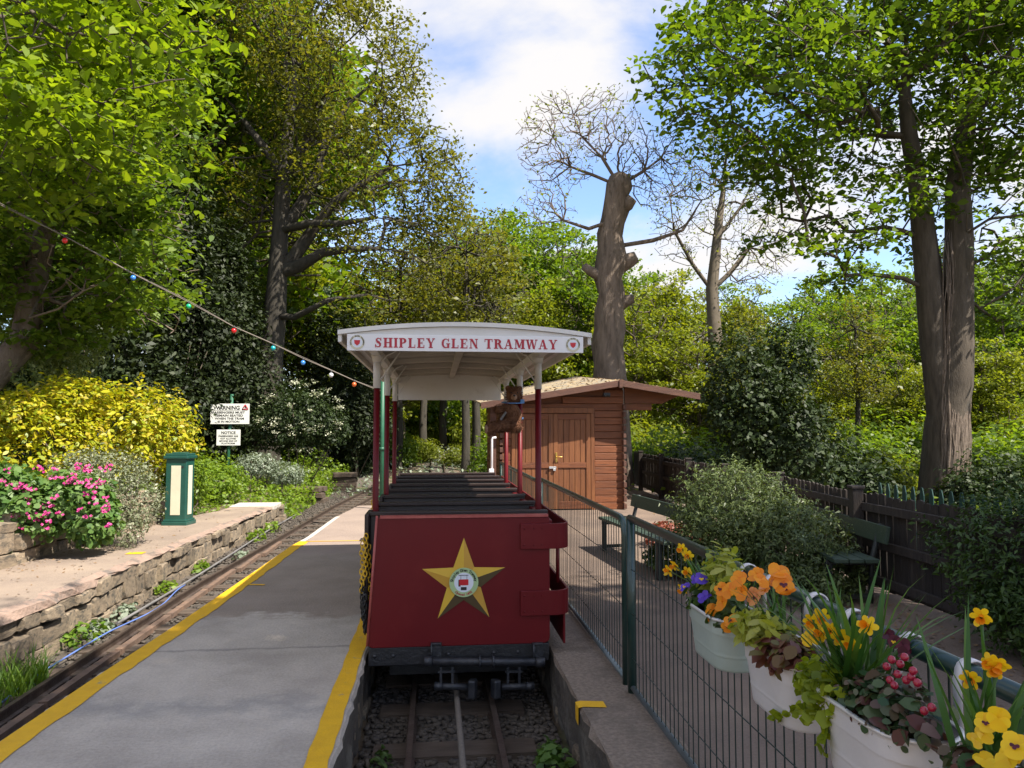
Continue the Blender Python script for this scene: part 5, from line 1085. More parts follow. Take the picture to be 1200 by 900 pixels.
# third tub
t = plant('daffodil', 'big clump of daffodil strap leaves beside the red berries', TUBS[2]+.08); straps(t, (.99, TUBS[2]+.09, SOIL), 60, .34, .95, .0135, (.05, .5))
for px, py in ((962, 723), (952, 728), (973, 739), (963, 742), (1017, 733), (998, 755), (985, 745)): daffodil(t, (.99, TUBS[2]+.09, SOIL), fp_(px, py, .96), .042, 'pt_yellow')
t = plant('creeping_jenny', 'lime green creeping stems trailing over the tub edge', TUBS[2]+.16, -.07); foliage(t, (.945, TUBS[2]+.17, SOIL+.02), (.06, .09, .06), 300, .022, 'lf_jenny', 9, .95)
rng = np.random.default_rng(5); Cs = []; m_ = MB()
for trail in ([(975, 800), (962, 815), (945, 828), (925, 835), (905, 840)], [(985, 810), (972, 838), (968, 862), (965, 884)], [(978, 805), (968, 822), (955, 838), (943, 848)]):
    pts = [fp_(a_, b_, .91) for a_, b_ in trail]; m_.tube(pts, .0015, 4)
    for a_, b_ in zip(pts[:-1], pts[1:]):
        for k in range(9): Cs.append(np.array(a_.lerp(b_, rp_.random()))+rng.normal(size=3)*.007)
V_, F_ = leaves(np.array(Cs), rng, .026, .95, .3, .1, True); o = link('trailing_leaves', np_mesh('trailing_leaves', V_-np.array(WO[t.name]), F_), 'lf_jenny', t, 'stuff'); m_.build('stem', 'lf_jenny', t)
t = plant('gaultheria', 'low round-leaved plant with dark red berries in the white tub', TUBS[2]-.08, -.02); foliage(t, (.965, TUBS[2]-.07, SOIL+.045), (.075, .13, .065), 560, .028, 'lf_gaultheria', 10, .72)
br_ = None
for px, py in ((1045, 773), (1055, 778), (1060, 770), (1048, 803), (1043, 797), (1062, 797), (1068, 793), (1075, 800), (1083, 833), (1092, 829), (1070, 786), (1052, 790), (1039, 781)):
    p = fp_(px, py, .93)
    if br_ is None: m_ = MB(); m_.lathe((0, 0, 0), [(.0005, -.0085), (.006, -.006), (.0085, 0), (.006, .006), (.0005, .0085)], 8); o = link('berry', m_.mesh('berry'), 'berry', t); br_ = o
    else: o = copy_part(br_, t)
    o.location = p-WO[t.name]
t = plant('violet_pansy', 'tiny dark maroon pansies behind the red berries', TUBS[2]-.02, .04); foliage(t, (1.03, TUBS[2]-.03, SOIL+.06), (.03, .05, .06), 40, .03, 'lf_hedge', 14)
for px, py in ((1060, 765), (1058, 757), (1041, 744), (1048, 752)): pansy(t, fp_(px, py, 1.02), VIEW, .032, 'pt_maroon', 'pt_yellow')
# fourth tub
t = plant('daffodil', 'tall daffodil with withering flowers at the end of the row', TUBS[3]+.12); straps(t, (.99, TUBS[3]+.14, SOIL), 20, .3, .6, .014, (.03, .4))
for px, py in ((1150, 722), (1137, 795), (1165, 783), (1172, 778), (1161, 777)): daffodil(t, (.99, TUBS[3]+.14, SOIL), fp_(px, py, .98), .034, 'pt_yellow')
t = plant('yellow_pansy', 'bright yellow pansies crowding the last white tub', TUBS[3], -.03); foliage(t, (.95, TUBS[3]+.06, SOIL+.03), (.07, .14, .05), 320, .026, 'lf_gaultheria', 12, .7)
for px, py, s_ in ((1155, 848, .042), (1170, 843, .045), (1153, 862, .034), (1143, 868, .03), (1155, 892, .04), (1190, 875, .045), (1182, 892, .04)): pansy(t, fp_(px, py, .91), VIEW+Vector((rp_.uniform(-.3, .3), rp_.uniform(-.3, .3), .2)), s_, 'pt_yellow')

# ------------------------------------------------------------------ garden shrubs
def A3(px, py, Y): return tuple(float(q) for q in atY(px, py, Y))
def gz(x, y): return float(hgt(x, y))
def base_at(x, y): return (x, y, gz(x, y)-.03)
c1, c2, c3 = A3(40, 530, 11.4), A3(140, 505, 12.4), A3(193, 512, 13.2)
shrub('golden_shrub', 'large yellow-gold leaved shrub glowing above the garden wall', 'shrub', base_at(-5.0, 11.6), [(c1, (.95, .8, .85)), (c2, (.95, .8, .82)), (c3, (.6, .55, .75)), (A3(85, 470, 12), (.6, .6, .42)), (A3(10, 490, 11), (.55, .5, .4))], 15000, .075, 'lf_gold', 31, stems=10, aspect=.5, inner=.5, lumpy=.3, hexa=True, up=.6)
# pink geraniums spilling over the garden wall
t = shrub('pink_geranium', 'magenta-flowered geranium mound spilling over the dry-stone wall', 'shrub', base_at(-4.6, 8.8), [(A3(30, 600, 8.7), (.42, .4, .36)), (A3(85, 590, 8.9), (.45, .4, .36)), (A3(5, 575, 8.7), (.35, .4, .3)), (A3(110, 610, 8.9), (.28, .35, .3))], 6000, .06, 'lf_geranium', 32, aspect=.85, hexa=True)
rng = np.random.default_rng(9)
for k in range(64):
    px, py = rng.uniform(0, 130), rng.uniform(543, 625)
    if px > 60 and py > 600 and rng.random() < .7: continue
    c_ = Vector(atY(px, py, 8.35+.15*rng.random())); m_ = MB()
    for j in range(5):
        q = c_+Vector((rng.normal()*.022, rng.normal()*.022, rng.normal()*.016)); n_ = Vector((rng.normal()*.5+.3, -.7, .6)).normalized(); fr_ = frame(n_)
        for a_ in range(4): petal(m_, q, fr_[1]*math.cos(a_*1.57)+fr_[2]*math.sin(a_*1.57), fr_[0], .016, .016, .2)
    m_.build('flower_head', 'pt_magenta', t, kind='stuff')
shrub('grey_cotoneaster', 'grey-green cotoneaster tumbling down the wall beside the cabinet', 'shrub', base_at(-4.3, 9.7), [(A3(125, 560, 9.7), (.5, .45, .38)), (A3(160, 585, 9.8), (.32, .4, .45)), (A3(150, 615, 9.5), (.2, .3, .3)), (A3(95, 555, 9.9), (.4, .35, .3))], 9000, .034, 'lf_cotoneaster', 33, aspect=.5, lumpy=.35)
shrub('variegated_shrub', 'pale variegated shrub under the trees behind the golden shrub', 'shrub', base_at(-8.4, 14), [(A3(20, 420, 14), (1.1, 1, .9)), (A3(75, 400, 14.5), (.8, .8, .6)), (A3(45, 380, 14.5), (.5, .5, .8))], 9000, .08, 'lf_variegated', 34, aspect=.45, lumpy=.35)
for px, py, Y, rx_, rz_, n_ in ((245, 562, 16.5, .7, .36, 4600), (215, 560, 13.6, .45, .5, 3500)):
    c_ = A3(px, py, Y); shrub('lime_shrub', 'lime green leafy clump growing between the golden shrub and the notices' if Y > 15 else 'fresh green clump growing behind the pillar cabinet', 'shrub', base_at(c_[0], c_[1]), [(c_, (rx_, rx_*.8, rz_))], n_, .07, 'lf_weeds', int(px), aspect=.4, lumpy=.4)
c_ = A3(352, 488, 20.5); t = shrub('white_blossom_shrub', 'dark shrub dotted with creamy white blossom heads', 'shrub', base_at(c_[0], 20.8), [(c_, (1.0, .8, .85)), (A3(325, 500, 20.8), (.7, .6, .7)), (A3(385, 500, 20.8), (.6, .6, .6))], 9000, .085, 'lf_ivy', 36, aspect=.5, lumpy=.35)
rng = np.random.default_rng(12); C_, D_ = ellip(rng, 70, c_, (1.15, .9, 1.0), .92); C_ = C_[(D_[:, 1] < .3)]
Cf = np.repeat(C_, 26, 0)+rng.normal(size=(len(C_)*26, 3))*np.array([.055, .055, .035]); V_, F_ = leaves(Cf, rng, .035, .9, .8); link('blossom', np_mesh('blossom', V_-np.array(WO[t.name]), F_), 'pt_white', t, 'stuff')
for px, py, Y, rx_, rz_ in ((335, 556, 18.6, .45, .26), (300, 545, 18.5, .5, .28)):
    c_ = A3(px, py, Y); shrub('silver_shrub', {335: 'silvery low shrub on the bank below the sleepers', 300: 'silvery low shrub beside the leaning notice post'}[px], 'shrub', base_at(c_[0], c_[1]), [(c_, (rx_, rx_, rz_))], 2600, .06, 'lf_silver', px, aspect=.4, lumpy=.4)
# conifer bush and hedge on the right
shrub('conifer_bush', 'rounded grey-green conifer bush between the two benches', 'shrub', base_at(3.1, 7.0), [((3.02, 7.25, .66), (.62, .62, .5)), ((3.3, 6.75, .42), (.55, .55, .42)), ((2.75, 7.1, .42), (.45, .5, .36)), ((3.5, 6.5, .22), (.42, .42, .26)), ((3.2, 6.2, .14), (.4, .3, .16))], 26000, .05, 'lf_yew', 41, aspect=.3, lumpy=.32, lscale=2.5, up=.5, fold=.3)
shrub('clipped_hedge', 'dense dark green hedge bush hiding the near end of the paling fence', 'hedge', base_at(4.0, 4.6), [((4.2, 4.75, .62), (.6, .75, .52)), ((4.05, 4.5, .3), (.5, .6, .32)), ((4.5, 4.4, .7), (.6, .6, .5))], 24000, .045, 'lf_hedge', 42, aspect=.35, lumpy=.35, lscale=2.5, up=.5)
shrub('red_leaf_plant', 'low red-leaved plant growing behind the first bench', 'plant', base_at(3.05, 9.3), [((3.05, 9.3, .14), (.35, .6, .16))], 1500, .06, 'lf_red', 43, stems=3, aspect=.6)
shrub('leafy_clump', 'small green leafy clump under the bench by the mesh fence', 'plant', base_at(2.5, 7.6), [((2.45, 7.7, .14), (.22, .45, .15)), ((2.75, 7.3, .16), (.2, .3, .18))], 1800, .055, 'lf_hedge', 44, stems=3, aspect=.6)
t = thing('strap_leaf_clump', 'upright clump of green strap leaves beside the conifer bush', 'plant', (2.72, 6.7, 0)); m_ = MB()
for k in range(60): a_ = R.uniform(0, 6.28); strap(m_, (2.72+R.uniform(-.22, .22), 6.75+R.uniform(-.3, .4), 0), (math.cos(a_)*.5, math.sin(a_)*.5, 1), R.uniform(.3, .5), .02, R.uniform(.2, .7), 5)
m_.build('leaves', 'lf_strap', t, kind='stuff')

# ------------------------------------------------------------------ trees
tr = lambda L: [A3(*p) for p in L]
# oak by the notices
Y_ = 24.0; ob = A3(310, 520, Y_); ob = (ob[0], ob[1], gz(ob[0], ob[1])-.1)
LB = lambda pts, r0, r1: (tr(pts), list(np.linspace(r0, r1, len(pts))))
tree('oak_tree', 'spreading oak with dark limbs and bronze-green young leaves', None, ob, [ob]+tr([(314, 470, Y_), (317, 420, Y_), (322, 370, Y_), (325, 320, Y_), (328, 270, Y_), (333, 210, Y_), (338, 150, Y_), (345, 90, Y_)]), [.5, .42, .38, .34, .32, .28, .24, .18, .12],
     [(A3(435, 200, 24), (3.2, 3.2, 2.3)), (A3(400, 90, 24), (2.8, 3.2, 2.8)), (A3(290, 90, 25), (2.6, 2.6, 2.6)), (A3(335, 0, 24), (2.6, 2.8, 2.4)), (A3(455, 285, 23.5), (2.3, 2.2, .8)), (A3(485, 235, 24), (1.8, 1.9, 1.3)), (A3(430, 350, 22.8), (1.6, 1.2, .5)), (A3(250, 230, 24), (1.8, 1.6, 1.6))],
     1600, .125, 30, .27, 'lf_oak', 'bark_dark', 51, .3, .016, .7, 5, .6, clear=.75, thick=.065, gap=-.16, gfreq=.5,
     extra=[(4, *LB([(350, 312, 23.8), (378, 296, 23.6), (410, 292, 23.4), (445, 291, 23.3), (480, 296, 23.2)], .2, .03)), (4, *LB([(345, 300, 24), (372, 262, 23.8), (395, 235, 23.6), (425, 215, 23.5), (460, 195, 23.5), (495, 190, 23.5)], .22, .03)),
            (5, *LB([(350, 245, 24.2), (370, 205, 24.3), (385, 160, 24.5), (410, 120, 24.5), (440, 95, 24.5)], .2, .03)), (6, *LB([(315, 180, 24), (285, 140, 23.8), (260, 110, 23.6)], .15, .03)), (3, *LB([(345, 372, 23.5), (385, 352, 23), (430, 345, 22.8), (455, 352, 22.6)], .11, .02)),
            (5, *LB([(362, 262, 23.2), (400, 262, 22.8), (440, 255, 22.6), (490, 262, 22.5)], .13, .022)), (6, *LB([(355, 175, 23.6), (380, 115, 23.3), (395, 60, 23.2)], .16, .03))])
# lime overhanging the upper left
tree('lime_tree', 'bright spring-green lime tree with big leaves overhanging from the left', None, base_at(-10.2, 9.0), [base_at(-10.2, 9.0), (-10.1, 9, 1.8), (-10, 9.1, 3.2), (-9.8, 9.2, 4.6), (-9.5, 9.3, 6.2), (-9.3, 9.4, 8)], [.36, .3, .28, .25, .2, .14],
     [(A3(60, 40, 10), (2.3, 1.9, 1.7)), (A3(150, 50, 10.5), (1.3, 1.4, .9)), (A3(20, 160, 9.6), (1.6, 1.4, .9)), (A3(100, 170, 9.8), (1.0, 1.2, .45)), (A3(-40, 60, 9.5), (2, 2, 2.4)), (A3(175, 110, 10.2), (.7, .9, .4))],
     640, .125, 26, .22, 'lf_spring', 'bark', 52, .3, .009, .28, 2, .1, True, .9, droop=.6, clear=.3, thick=.04, gap=-.12, gfreq=1.0)
yb = base_at(-8.7, 13.2)
tree('maple_tree', 'layered green maple with pale trunk behind the string of bulbs', None, yb, [yb, A3(28, 400, 13.2), A3(40, 330, 13.2), A3(56, 260, 13.2), A3(58, 200, 13.2), A3(66, 120, 13.2)], [.26, .22, .2, .18, .14, .09],
     [(A3(95, 300, 13), (2.0, 1.8, 1.5)), (A3(40, 240, 13), (1.8, 1.6, 1.3)), (A3(160, 345, 12.5), (.95, 1, .75)), (A3(150, 225, 13), (1.3, 1.3, .7)), (A3(20, 340, 13), (1.2, 1.2, 1.2)), (A3(120, 130, 13.5), (1.9, 1.6, 1.3))],
     900, .12, 30, .24, 'lf_spring2', 'bark_pale', 53, .3, .009, .3, 2, .35, True, .9, droop=.4, clear=.3, thick=.05, gap=-.12, gfreq=.9)
# dark evergreens under the oak
for k, (px, py, Y, rx_, rz_, n_) in enumerate(((262, 400, 22.5, 1.35, 3.6, 15000), (205, 330, 21, 1.5, 3.6, 13000), (400, 445, 29, 1.6, 2.8, 11000), (300, 440, 26.5, 1.2, 3.0, 9000), (418, 480, 27, .9, 1.6, 6000), (120, 430, 18.5, 1.8, 1.9, 9000))):
    c_ = A3(px, py, Y); lb = ['tall dark holly standing left of the oak trunk', 'dark ivy-covered trees behind the maple', 'dark holly behind the white-blossomed shrub', 'dark holly close behind the oak trunk', 'dark holly beyond the green pole', 'dark laurel behind the golden shrub'][k]
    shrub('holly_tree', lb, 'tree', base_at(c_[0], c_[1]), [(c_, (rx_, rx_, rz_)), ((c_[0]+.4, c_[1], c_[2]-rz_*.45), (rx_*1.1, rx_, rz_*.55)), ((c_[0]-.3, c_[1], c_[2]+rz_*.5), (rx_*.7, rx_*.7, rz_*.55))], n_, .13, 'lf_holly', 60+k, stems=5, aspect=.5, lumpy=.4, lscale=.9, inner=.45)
# pollarded dead-looking trunk behind the shed
Y_ = 18.6; sb2 = A3(716, 520, Y_); sb2 = (sb2[0], sb2[1], gz(sb2[0], sb2[1])-.1)
sp = [(716, 445), (714, 425), (713, 405), (715, 385), (713, 365), (716, 345), (713, 325), (718, 308), (716, 290), (715, 275), (719, 258), (722, 245), (722, 230), (726, 218), (727, 207)]
sr = [.42, .40, .40, .375, .39, .37, .38, .42, .35, .33, .31, .36, .30, .35, .27]
snag = tree('pollarded_tree', 'thick pollarded trunk with bare twigs rising behind the shed', None, sb2, [sb2]+tr([(a_, b_, Y_) for a_, b_ in sp]), [.58]+sr,
     [(A3(652, 168, 18.6), (1.1, .8, 1.45)), (A3(712, 145, 18.6), (.95, .8, 1.05)), (A3(640, 245, 18.4), (.85, .6, .6)), (A3(775, 200, 18.6), (.9, .7, 1.2)), (A3(740, 190, 18.4), (.5, .5, .6))], 1750, .075, 3, .09, 'lf_wood_yellow', 'bark_pale', 54, .42, .0062, 1, 9, .05, leafprob=.22, power=2.0, extra=[(14, *LB([(706, 185, 18.5), (682, 160, 18.4), (672, 135, 18.4)], .045, .016)), (14, *LB([(695, 205, 18.7), (668, 195, 18.8), (648, 160, 18.8)], .045, .016)), (14, *LB([(755, 200, 18.6), (775, 185, 18.6), (790, 160, 18.6)], .045, .016)), (11, *LB([(690, 268, 18.3), (660, 258, 18.2), (635, 262, 18.1)], .05, .016)), (9, *LB([(765, 282, 18.4), (800, 270, 18.3), (822, 235, 18.3)], .06, .018))])
m_ = MB()
for a_, b_, r_ in (((738, 305), (746, 301), .2), ((692, 318), (684, 312), .13), ((735, 352), (743, 350), .15), ((736, 238), (741, 232), .2)): m_.tube([A3(716, a_[1]+12, Y_), A3(*a_, Y_-.1), A3(*b_, Y_-.15)], [r_*1.3, r_, r_*.75], 9); 
kn = m_.build('stub', 'bark_pale', snag, kind='stuff')
tw = base_at(*A3(838, 470, 30)[:2])
tree('budding_tree', 'half-bare budding tree with a pale forked trunk in the wood', None, tw, [tw, A3(838, 400, 30), A3(834, 340, 30), A3(840, 280, 30), A3(848, 220, 30), A3(852, 170, 30)], [.36, .3, .25, .18, .1, .06],
     [(A3(850, 205, 30), (2.4, 2, 2.2)), (A3(885, 280, 30), (1.9, 1.5, 2.4)), (A3(800, 260, 30), (1.6, 1.4, 1.9))], 1500, .1, 5, .22, 'lf_wood_yellow', 'bark_twig', 55, .36, .011, 1, 1, .1, leafprob=.3, power=2.1, extra=[(2, *LB([(855, 320, 30), (878, 290, 30), (900, 250, 30)], .11, .03)), (2, *LB([(812, 310, 30), (790, 270, 30), (785, 230, 30)], .09, .03)), (3, *LB([(870, 240, 30), (885, 205, 30)], .07, .03))])
# sycamore on the right with twin ivy-laced trunks
Y_ = 17.0; rb = A3(1110, 592, Y_); rb = (rb[0], rb[1], gz(rb[0], rb[1])-.15)
syc = tree('sycamore_tree', 'great twin-trunked sycamore arching over the paling fence', None, rb, [rb]+tr([(1107, 545, Y_), (1106, 500, Y_), (1103, 450, Y_), (1094, 400, Y_), (1088, 340, Y_), (1083, 280, Y_), (1076, 220, Y_), (1066, 160, Y_), (1060, 110, Y_)]), [.72, .52, .45, .4, .34, .3, .28, .25, .2, .14],
     [(A3(1080, 100, 17), (3.4, 3.2, 2.4)), (A3(905, 110, 15.6), (2.6, 2.3, 1.7)), (A3(815, 95, 15), (1.3, 1.5, 1.2)), (A3(1165, 240, 17), (2.0, 2.2, 2.0)), (A3(985, 240, 16.5), (1.9, 1.9, .9)), (A3(1010, 10, 17), (4.2, 3.4, 1.9)), (A3(860, 30, 15.5), (1.3, 1.6, 1.2)), (A3(1190, 60, 16.5), (2.2, 2.4, 2.4)), (A3(905, 190, 16), (1.6, 1.6, .6)), (A3(965, 285, 16), (1.5, 1.4, .5)), (A3(1010, 330, 16.5), (1.1, 1.2, .35)), (A3(1180, 340, 17), (1.4, 1.6, .9))],
     1700, .155, 30, .3, 'lf_sycamore', 'bark', 56, .3, .014, .35, 4, .3, True, .9, clear=.45, thick=.06, gap=-.14, gfreq=.6, extra=[(2, tr([(1118, 450, Y_-.2), (1121, 400, Y_-.2), (1123, 340, Y_-.2), (1124, 280, Y_-.2), (1121, 220, Y_-.2), (1132, 150, Y_), (1145, 80, Y_)]), [.42, .39, .36, .33, .28, .22, .15])])
m_ = MB(); rv = random.Random(9)
for k in range(70):                                            # woody ivy stems climbing the right-hand trunk
    x0 = rv.uniform(1088, 1138); pts = []; 
    for j in range(9):
        f = j/8; px = (1121+(x0-1113)*(.75-.25*f))+rv.uniform(-3, 3); py = 585-f*rv.uniform(260, 330); pts.append(A3(px, py, Y_-.52+.15*f+rv.uniform(-.02, .02)+.0006*(px-1118)**2))
    m_.tube(pts, [.022*(1-.6*j/8) for j in range(9)], 5)
m_.build('ivy_stem', 'bark_pale', syc, kind='stuff')
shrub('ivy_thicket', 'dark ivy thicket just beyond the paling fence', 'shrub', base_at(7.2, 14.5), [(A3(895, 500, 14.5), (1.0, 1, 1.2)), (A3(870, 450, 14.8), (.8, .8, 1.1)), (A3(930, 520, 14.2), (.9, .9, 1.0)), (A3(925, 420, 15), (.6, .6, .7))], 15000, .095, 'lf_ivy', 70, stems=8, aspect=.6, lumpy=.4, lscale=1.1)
# unseen tree added to shade the near platform and path
nb_ = base_at(11.5, -4.6)
tree('added_shade_tree', 'unseen added tree shading the near platform and the flower tubs', None, nb_, [nb_, (11.4, -4.5, 3), (11.1, -4.2, 6), (10.6, -3.7, 8.6), (9.8, -3.1, 11), (9, -2.6, 13)], [.5, .42, .38, .3, .2, .12],
     [((8.5, -2.2, 12), (4.5, 3.5, 1.7)), ((9.6, -3.4, 13), (3.6, 3, 1.8)), ((5.6, -1.0, 11.8), (2.0, 2.2, .9))], 900, .2, 44, .42, 'lf_sycamore', 'bark', 57, .35, .015, .4, 2, .2)

# woodland behind: three kinds of tree, copied
def proto(name, label, group, seed, lm, env, trunk, radii, n_, leaf, per, spread, bm='bark'):
    return tree(name, label, group, (0, 0, 0), trunk, radii, env, n_, leaf, per, spread, lm, bm, seed, .35, .02, .45, 2, .1, gap=-.06, gfreq=.5)
TR = [(0, 0, -.3), (.1, 0, 1.5), (0, .1, 3), (.1, .1, 4.5), (0, 0, 6), (.1, 0, 7.5)]
PA = proto('woodland_tree', 'fresh green woodland tree in the glen beyond the tram', 'trees of the glen', 81, 'lf_wood', [((0, 0, 6.6), (2.8, 2.8, 3.2)), ((.9, .6, 3.6), (2.3, 2.2, 1.9)), ((-1.1, -.5, 3.2), (2, 2, 1.7))], TR, [.22, .18, .16, .13, .1, .06], 620, .19, 46, .32)
PB = proto('woodland_tree', 'yellow-green woodland tree in the glen beyond the shed', 'yellow-green trees of the glen', 82, 'lf_wood_yellow', [((0, 0, 6.2), (2.5, 2.5, 3.4)), ((-.8, .6, 3.4), (2.2, 2.2, 1.8)), ((1.0, -.3, 4.4), (2, 2, 1.7))], TR, [.2, .17, .15, .12, .09, .06], 600, .18, 44, .32)
PC = proto('tall_tree', 'tall straight-stemmed tree with a high dark crown', 'tall trees of the glen', 83, 'lf_oak', [((0, 0, 9), (2.4, 2.4, 3.6)), ((.4, .3, 7), (2.0, 2, 1.6))], [(0, 0, -.3), (.05, .05, 2), (0, 0, 4), (.1, 0, 6), (0, 0, 8), (.05, 0, 10.5)], [.22, .19, .17, .15, .12, .07], 300, .18, 24, .36, 'bark_dark')
rt_ = random.Random(31); used = set()
def place(P, px, Y, s, label=None, group=None):
    o = P if P.name not in used else copy_tree(P); used.add(P.name); x, y = A3(px, 500, Y)[:2]; o.location = (x, y, gz(x, y)-.1); o.scale = (s*rt_.uniform(.92, 1.08), s*rt_.uniform(.92, 1.08), s); o.rotation_euler = (0, 0, rt_.uniform(0, 6.28))
    if label: o['label'] = label; o['group'] = group
for px, Y, s in ((605, 46, 1.4), (565, 50, 1.45), (655, 45, 1.35), (505, 52, 1.4), (705, 41, 1.15), (585, 60, 1.8), (640, 58, 1.7), (540, 62, 1.6)): place(PA, px, Y, s)
for px, Y, s in ((745, 30, .8), (785, 36, .98), (635, 41, 1.0), (880, 36, .9), (535, 44, .8), (500, 42, .7)): place(PB, px, Y, s)
G2 = 'right-hand wood trees beyond the paling fence'
for px, Y, s in ((925, 31, .74), (960, 38, .95), (1010, 30, .75), (1050, 38, 1.0), (1085, 30, .8), (1140, 33, .95), (1180, 27, .85), (1235, 31, 1.1), (1000, 46, 1.2), (1120, 46, 1.35), (850, 44, 1.0), (760, 46, 1.1), (1300, 28, 1.2)): place(PA, px, Y, s, 'leafy green tree in the wood behind the paling fence', G2)
for px, Y, s in ((820, 29, .62), (975, 26, .52), (900, 27, .55), (1060, 25, .5), (1150, 24, .55)): place(PB, px, Y, s, 'small yellow-green understorey tree behind the paling fence', 'small trees behind the paling fence')
G3 = 'hillside trees on the left'
for px, Y, s in ((-50, 20, 1.7), (20, 24, 1.9), (110, 25, 1.9), (180, 28, 2.0), (60, 32, 2.3), (250, 31, 2.0), (150, 36, 2.6), (240, 40, 2.7), (310, 36, 2.0)): place(PA, px, Y, s, 'tall green hillside tree behind the maple and the hollies', G3)
for px, Y, s in ((470, 36, .9), (420, 34, .85), (350, 33, 1.0), (290, 30, 1.05), (400, 44, 1.1)): place(PB, px, Y, s, 'yellow-green tree standing behind the oak', 'yellow-green trees behind the oak')
for px, Y, s in ((545, 27, .8), (557, 29, .85), (467, 30, .8), (520, 38, .9), (497, 34, .85), (575, 36, .9), (880, 24, .5), (1005, 22, .5)): place(PC, px, Y, s)
# understorey bushes closing the wood at eye level
def bproto(name, label, group, lm, seed, n_=7000):
    return shrub(name, label, 'shrub', (0, 0, 0), [((0, 0, .9), (1.5, 1.3, 1.0)), ((1, .2, .6), (1, .9, .7)), ((-.9, -.1, .7), (1, .9, .8))], n_, .13, lm, seed, group, 6, aspect=.55, lumpy=.45, lscale=.9, inner=.35)
BA = bproto('understorey_bush', 'green understorey bush in the wood around the glen', 'understorey bushes', 'lf_wood', 91); BB = bproto('understorey_bush', 'dark evergreen understorey bush in the shade of the wood', 'dark understorey bushes', 'lf_ivy', 92); BC = bproto('understorey_bush', 'yellow-green sunlit bush at the edge of the wood', 'sunlit bushes', 'lf_wood_yellow', 93)
for px, Y, s in ((590, 27, .9), (615, 30, 1.1), (570, 41, 1.9), (478, 40, 1.9), (455, 31, .9), (525, 52, 2.2), (545, 46, 2.0), (500, 47, 2.1), (700, 26, 1.1), (770, 24, 1.0), (840, 22, 1.0), (990, 22, 1.1), (1050, 24, 1.3), (1100, 23, 1.1), (1160, 20, 1.1), (1210, 18, 1.1), (1250, 16, 1.1), (640, 40, 1.6), (700, 42, 1.8), (800, 34, 1.6), (920, 32, 1.6), (1010, 34, 1.7), (1100, 34, 1.8), (1180, 32, 1.8), (1230, 24, 1.5)): place(BA, px, Y, s)
for px, Y, s in ((430, 33, .9), (805, 20, .9), (960, 18, 1.0), (1170, 15.5, .85), (420, 29, .8), (60, 19, 1.3), (160, 22, 1.5), (0, 17, 1.2), (230, 25, 1.6), (330, 29, 1.5), (-40, 15, 1.2)): place(BB, px, Y, s)
for px, Y, s in ((1030, 19, .8), (940, 24, 1.0), (750, 28, 1.1), (1130, 28, 1.3), (540, 31, .5), (870, 28, 1.2), (492, 33, .6), (515, 40, 1.2), (585, 36, 1.4)): place(BC, px, Y, s)

# ------------------------------------------------------------------ ground cover
def cover(name, label, cat, pts, leaf, mt, seed, hmax=.2, aspect=.5):
    rng = np.random.default_rng(seed); P = np.array(pts); z = hgt(P[:, 0], P[:, 1]); nn = np.array([mnoise.noise(Vector((a_*.9, b_*.9, seed))) for a_, b_ in P]); k = nn > -.25; P, z, nn = P[k], z[k], nn[k]
    C = np.stack([P[:, 0], P[:, 1], z+rng.random(len(P))**1.5*hmax*(.5+1.6*np.clip(nn+.25, 0, 1))], 1); V_, F_ = leaves(C, rng, leaf, aspect, .7); return tag(link(name, np_mesh(name, V_, F_), mt), label, cat, kind='stuff')
rng = np.random.default_rng(77)
U = lambda a_, b_, n_: rng.uniform(a_, b_, n_)
n_ = 26000; cover('bank_weeds', 'lush lime-green weeds covering the bank beside the track', 'weeds', np.stack([-2.95-U(0, 1, n_)**1.3*7, U(16.1, 27, n_)], 1), .085, 'lf_weeds', 1, .5)
n_ = 9000; cover('bank_weeds', 'green weeds growing behind the upper path and cabinet', 'weeds', np.stack([-4.15-U(0, 1, n_)*4, U(12.3, 17, n_)], 1), .08, 'lf_weeds', 2, .5)
n_ = 5000; cover('bed_plants', 'low green plants of the garden bed above the dry-stone wall', 'weeds', np.stack([-4.6-U(0, 1, n_)*3, U(5.5, 12.3, n_)], 1), .07, 'lf_geranium', 3, .3)
n_ = 14000; cover('woodland_floor', 'pale wild garlic and grass on the floor of the glen', 'ground cover', np.stack([U(-4, 8, n_), 20+U(0, 1, n_)**.8*32], 1), .14, 'lf_silver', 4, .3)
n_ = 14000; cover('woodland_floor', 'green undergrowth on the slope behind the paling fence', 'ground cover', np.stack([U(4.6, 22, n_), U(5, 34, n_)], 1), .13, 'lf_wood', 5, .45)
n_ = 1500; cover('path_litter', 'dry leaves lying along the foot of the paling fence', 'leaf litter', np.stack([np.interp(yy2 := U(3.5, 18, n_), [q[1] for q in FL], [q[0] for q in FL])-.05-np.abs(rng.normal(size=n_))*.3, yy2], 1), .035, 'leaf_litter', 6, .0) if False else None
P = np.stack([np.interp(yq := U(3.5, 18, 1400), [q[1] for q in FL], [q[0] for q in FL])-.08-np.abs(rng.normal(size=1400))*.3, yq, np.full(1400, .008)], 1); V_, F_ = leaves(P, rng, .032, .6, 4.0, fold=.05); tag(link('path_litter', np_mesh('path_litter', V_, F_), 'leaf_litter'), 'dry leaves lying along the foot of the paling fence', 'leaf litter', kind='stuff')
nq = 700; yq = U(5, 15.5, nq); P = np.stack([np.where(U(0, 1, nq) < .6, -4.32+np.abs(rng.normal(size=nq))*.14, U(-4.3, -3.3, nq)), yq, zl(yq)+.006], 1); V_, F_ = leaves(P, rng, .03, .6, 4.0, fold=.05); tag(link('path_litter', np_mesh('path_litter', V_, F_), 'leaf_litter'), 'dry brown leaves scattered over the upper path', 'leaf litter', kind='stuff')
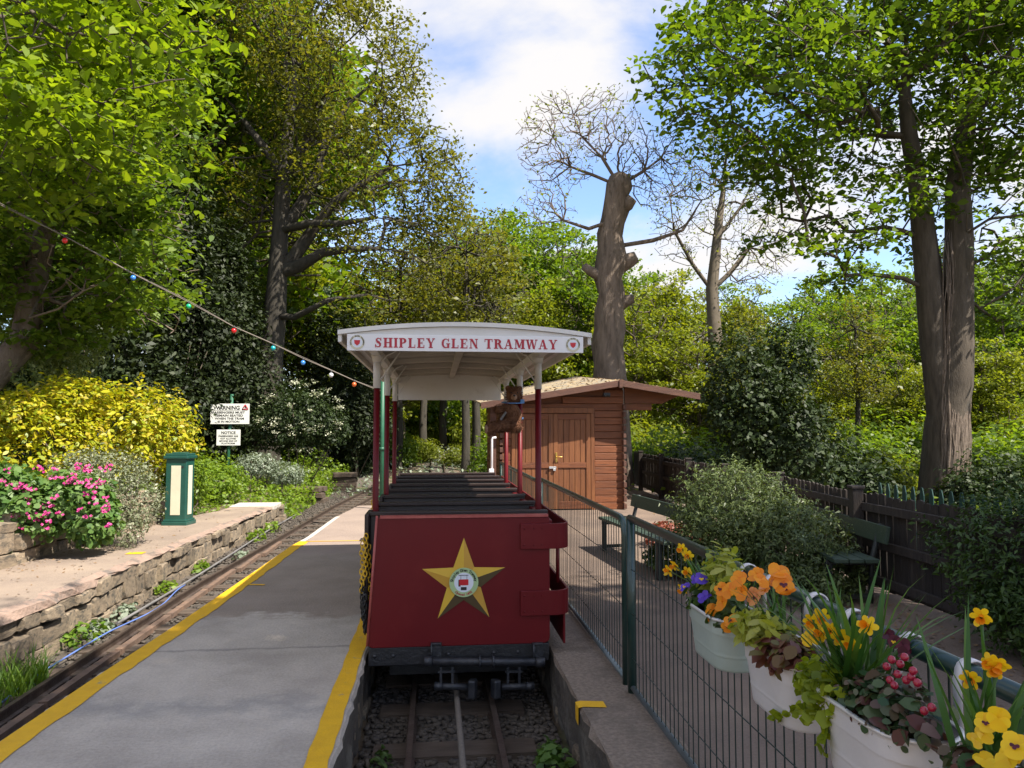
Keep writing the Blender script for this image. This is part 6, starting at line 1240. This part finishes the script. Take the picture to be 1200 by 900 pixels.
# grass and weeds at the foot of the rubble wall
def tuft(label, x, y, n_, h, r, wd=.012):
    t = thing('grass_tuft', label, 'grass', (x, y, -.42)); m_ = MB()
    for k in range(n_): a_ = R.uniform(0, 6.28); q = r*math.sqrt(R.random()); strap(m_, (x+q*math.cos(a_)*.5, y+q*math.sin(a_), -.41), (R.uniform(-.35, .35), R.uniform(-.35, .35), 1), h*R.uniform(.5, 1.15), wd, R.uniform(.2, .9), 4)
    m_.build('blades', 'lf_grass', t, kind='stuff')
tuft('tall grass tuft at the near foot of the rubble wall', -2.98, 5.75, 260, .33, .35); tuft('tall grass tuft at the extreme near end of the rubble wall', -2.97, 5.05, 200, .28, .4)
for i, (px, py, mt, lb) in enumerate(((75, 752, 'lf_grass', 'leafy weed between the tall grass and the wall'), (143, 722, 'lf_silver', 'variegated ivy patch at the foot of the wall'), (108, 740, 'lf_silver', 'small variegated ivy beside the blue pipe'), (195, 692, 'lf_weeds', 'yellowish weed clump at the foot of the wall'), (235, 668, 'lf_weeds', 'low green weed against the wall foot'), (284, 655, 'lf_silver', 'pale weed by the grey conduit'), (300, 632, 'lf_weeds', 'bright weed clump near the end of the wall'), (318, 622, 'lf_weeds', 'bright weeds at the end of the wall'), (115, 768, 'lf_grass', 'weed growing at the edge of the platform'))):
    p = on(px, py, -.38); s_ = .15 if i not in (0, 6, 7) else .22; x_ = max(float(p[0]), -3.1) if i != 8 else -2.2
    shrub('wall_weed', lb, 'weed', (x_, float(p[1]), -.42), [((x_, float(p[1]), -.38), (s_*.7, s_*1.5, s_*.75))], 260, .05, mt, 200+i, stems=2, aspect=.65, hexa=True)
p = on(605, 893, -.36); shrub('pit_weed', 'green weed growing beside the rail in the track pit', 'weed', (.68, 4.05, -.42), [((.66, 4.1, -.34), (.09, .3, .09)), ((.7, 3.7, -.36), (.08, .2, .06))], 420, .05, 'lf_geranium', 220, stems=2, aspect=.75, hexa=True)
shrub('pit_weed', 'small green weed at the left of the track pit', 'weed', (-.3, 4.3, -.42), [((-.3, 4.3, -.38), (.07, .2, .05))], 160, .035, 'lf_hedge', 221, stems=2, aspect=.7, hexa=True)
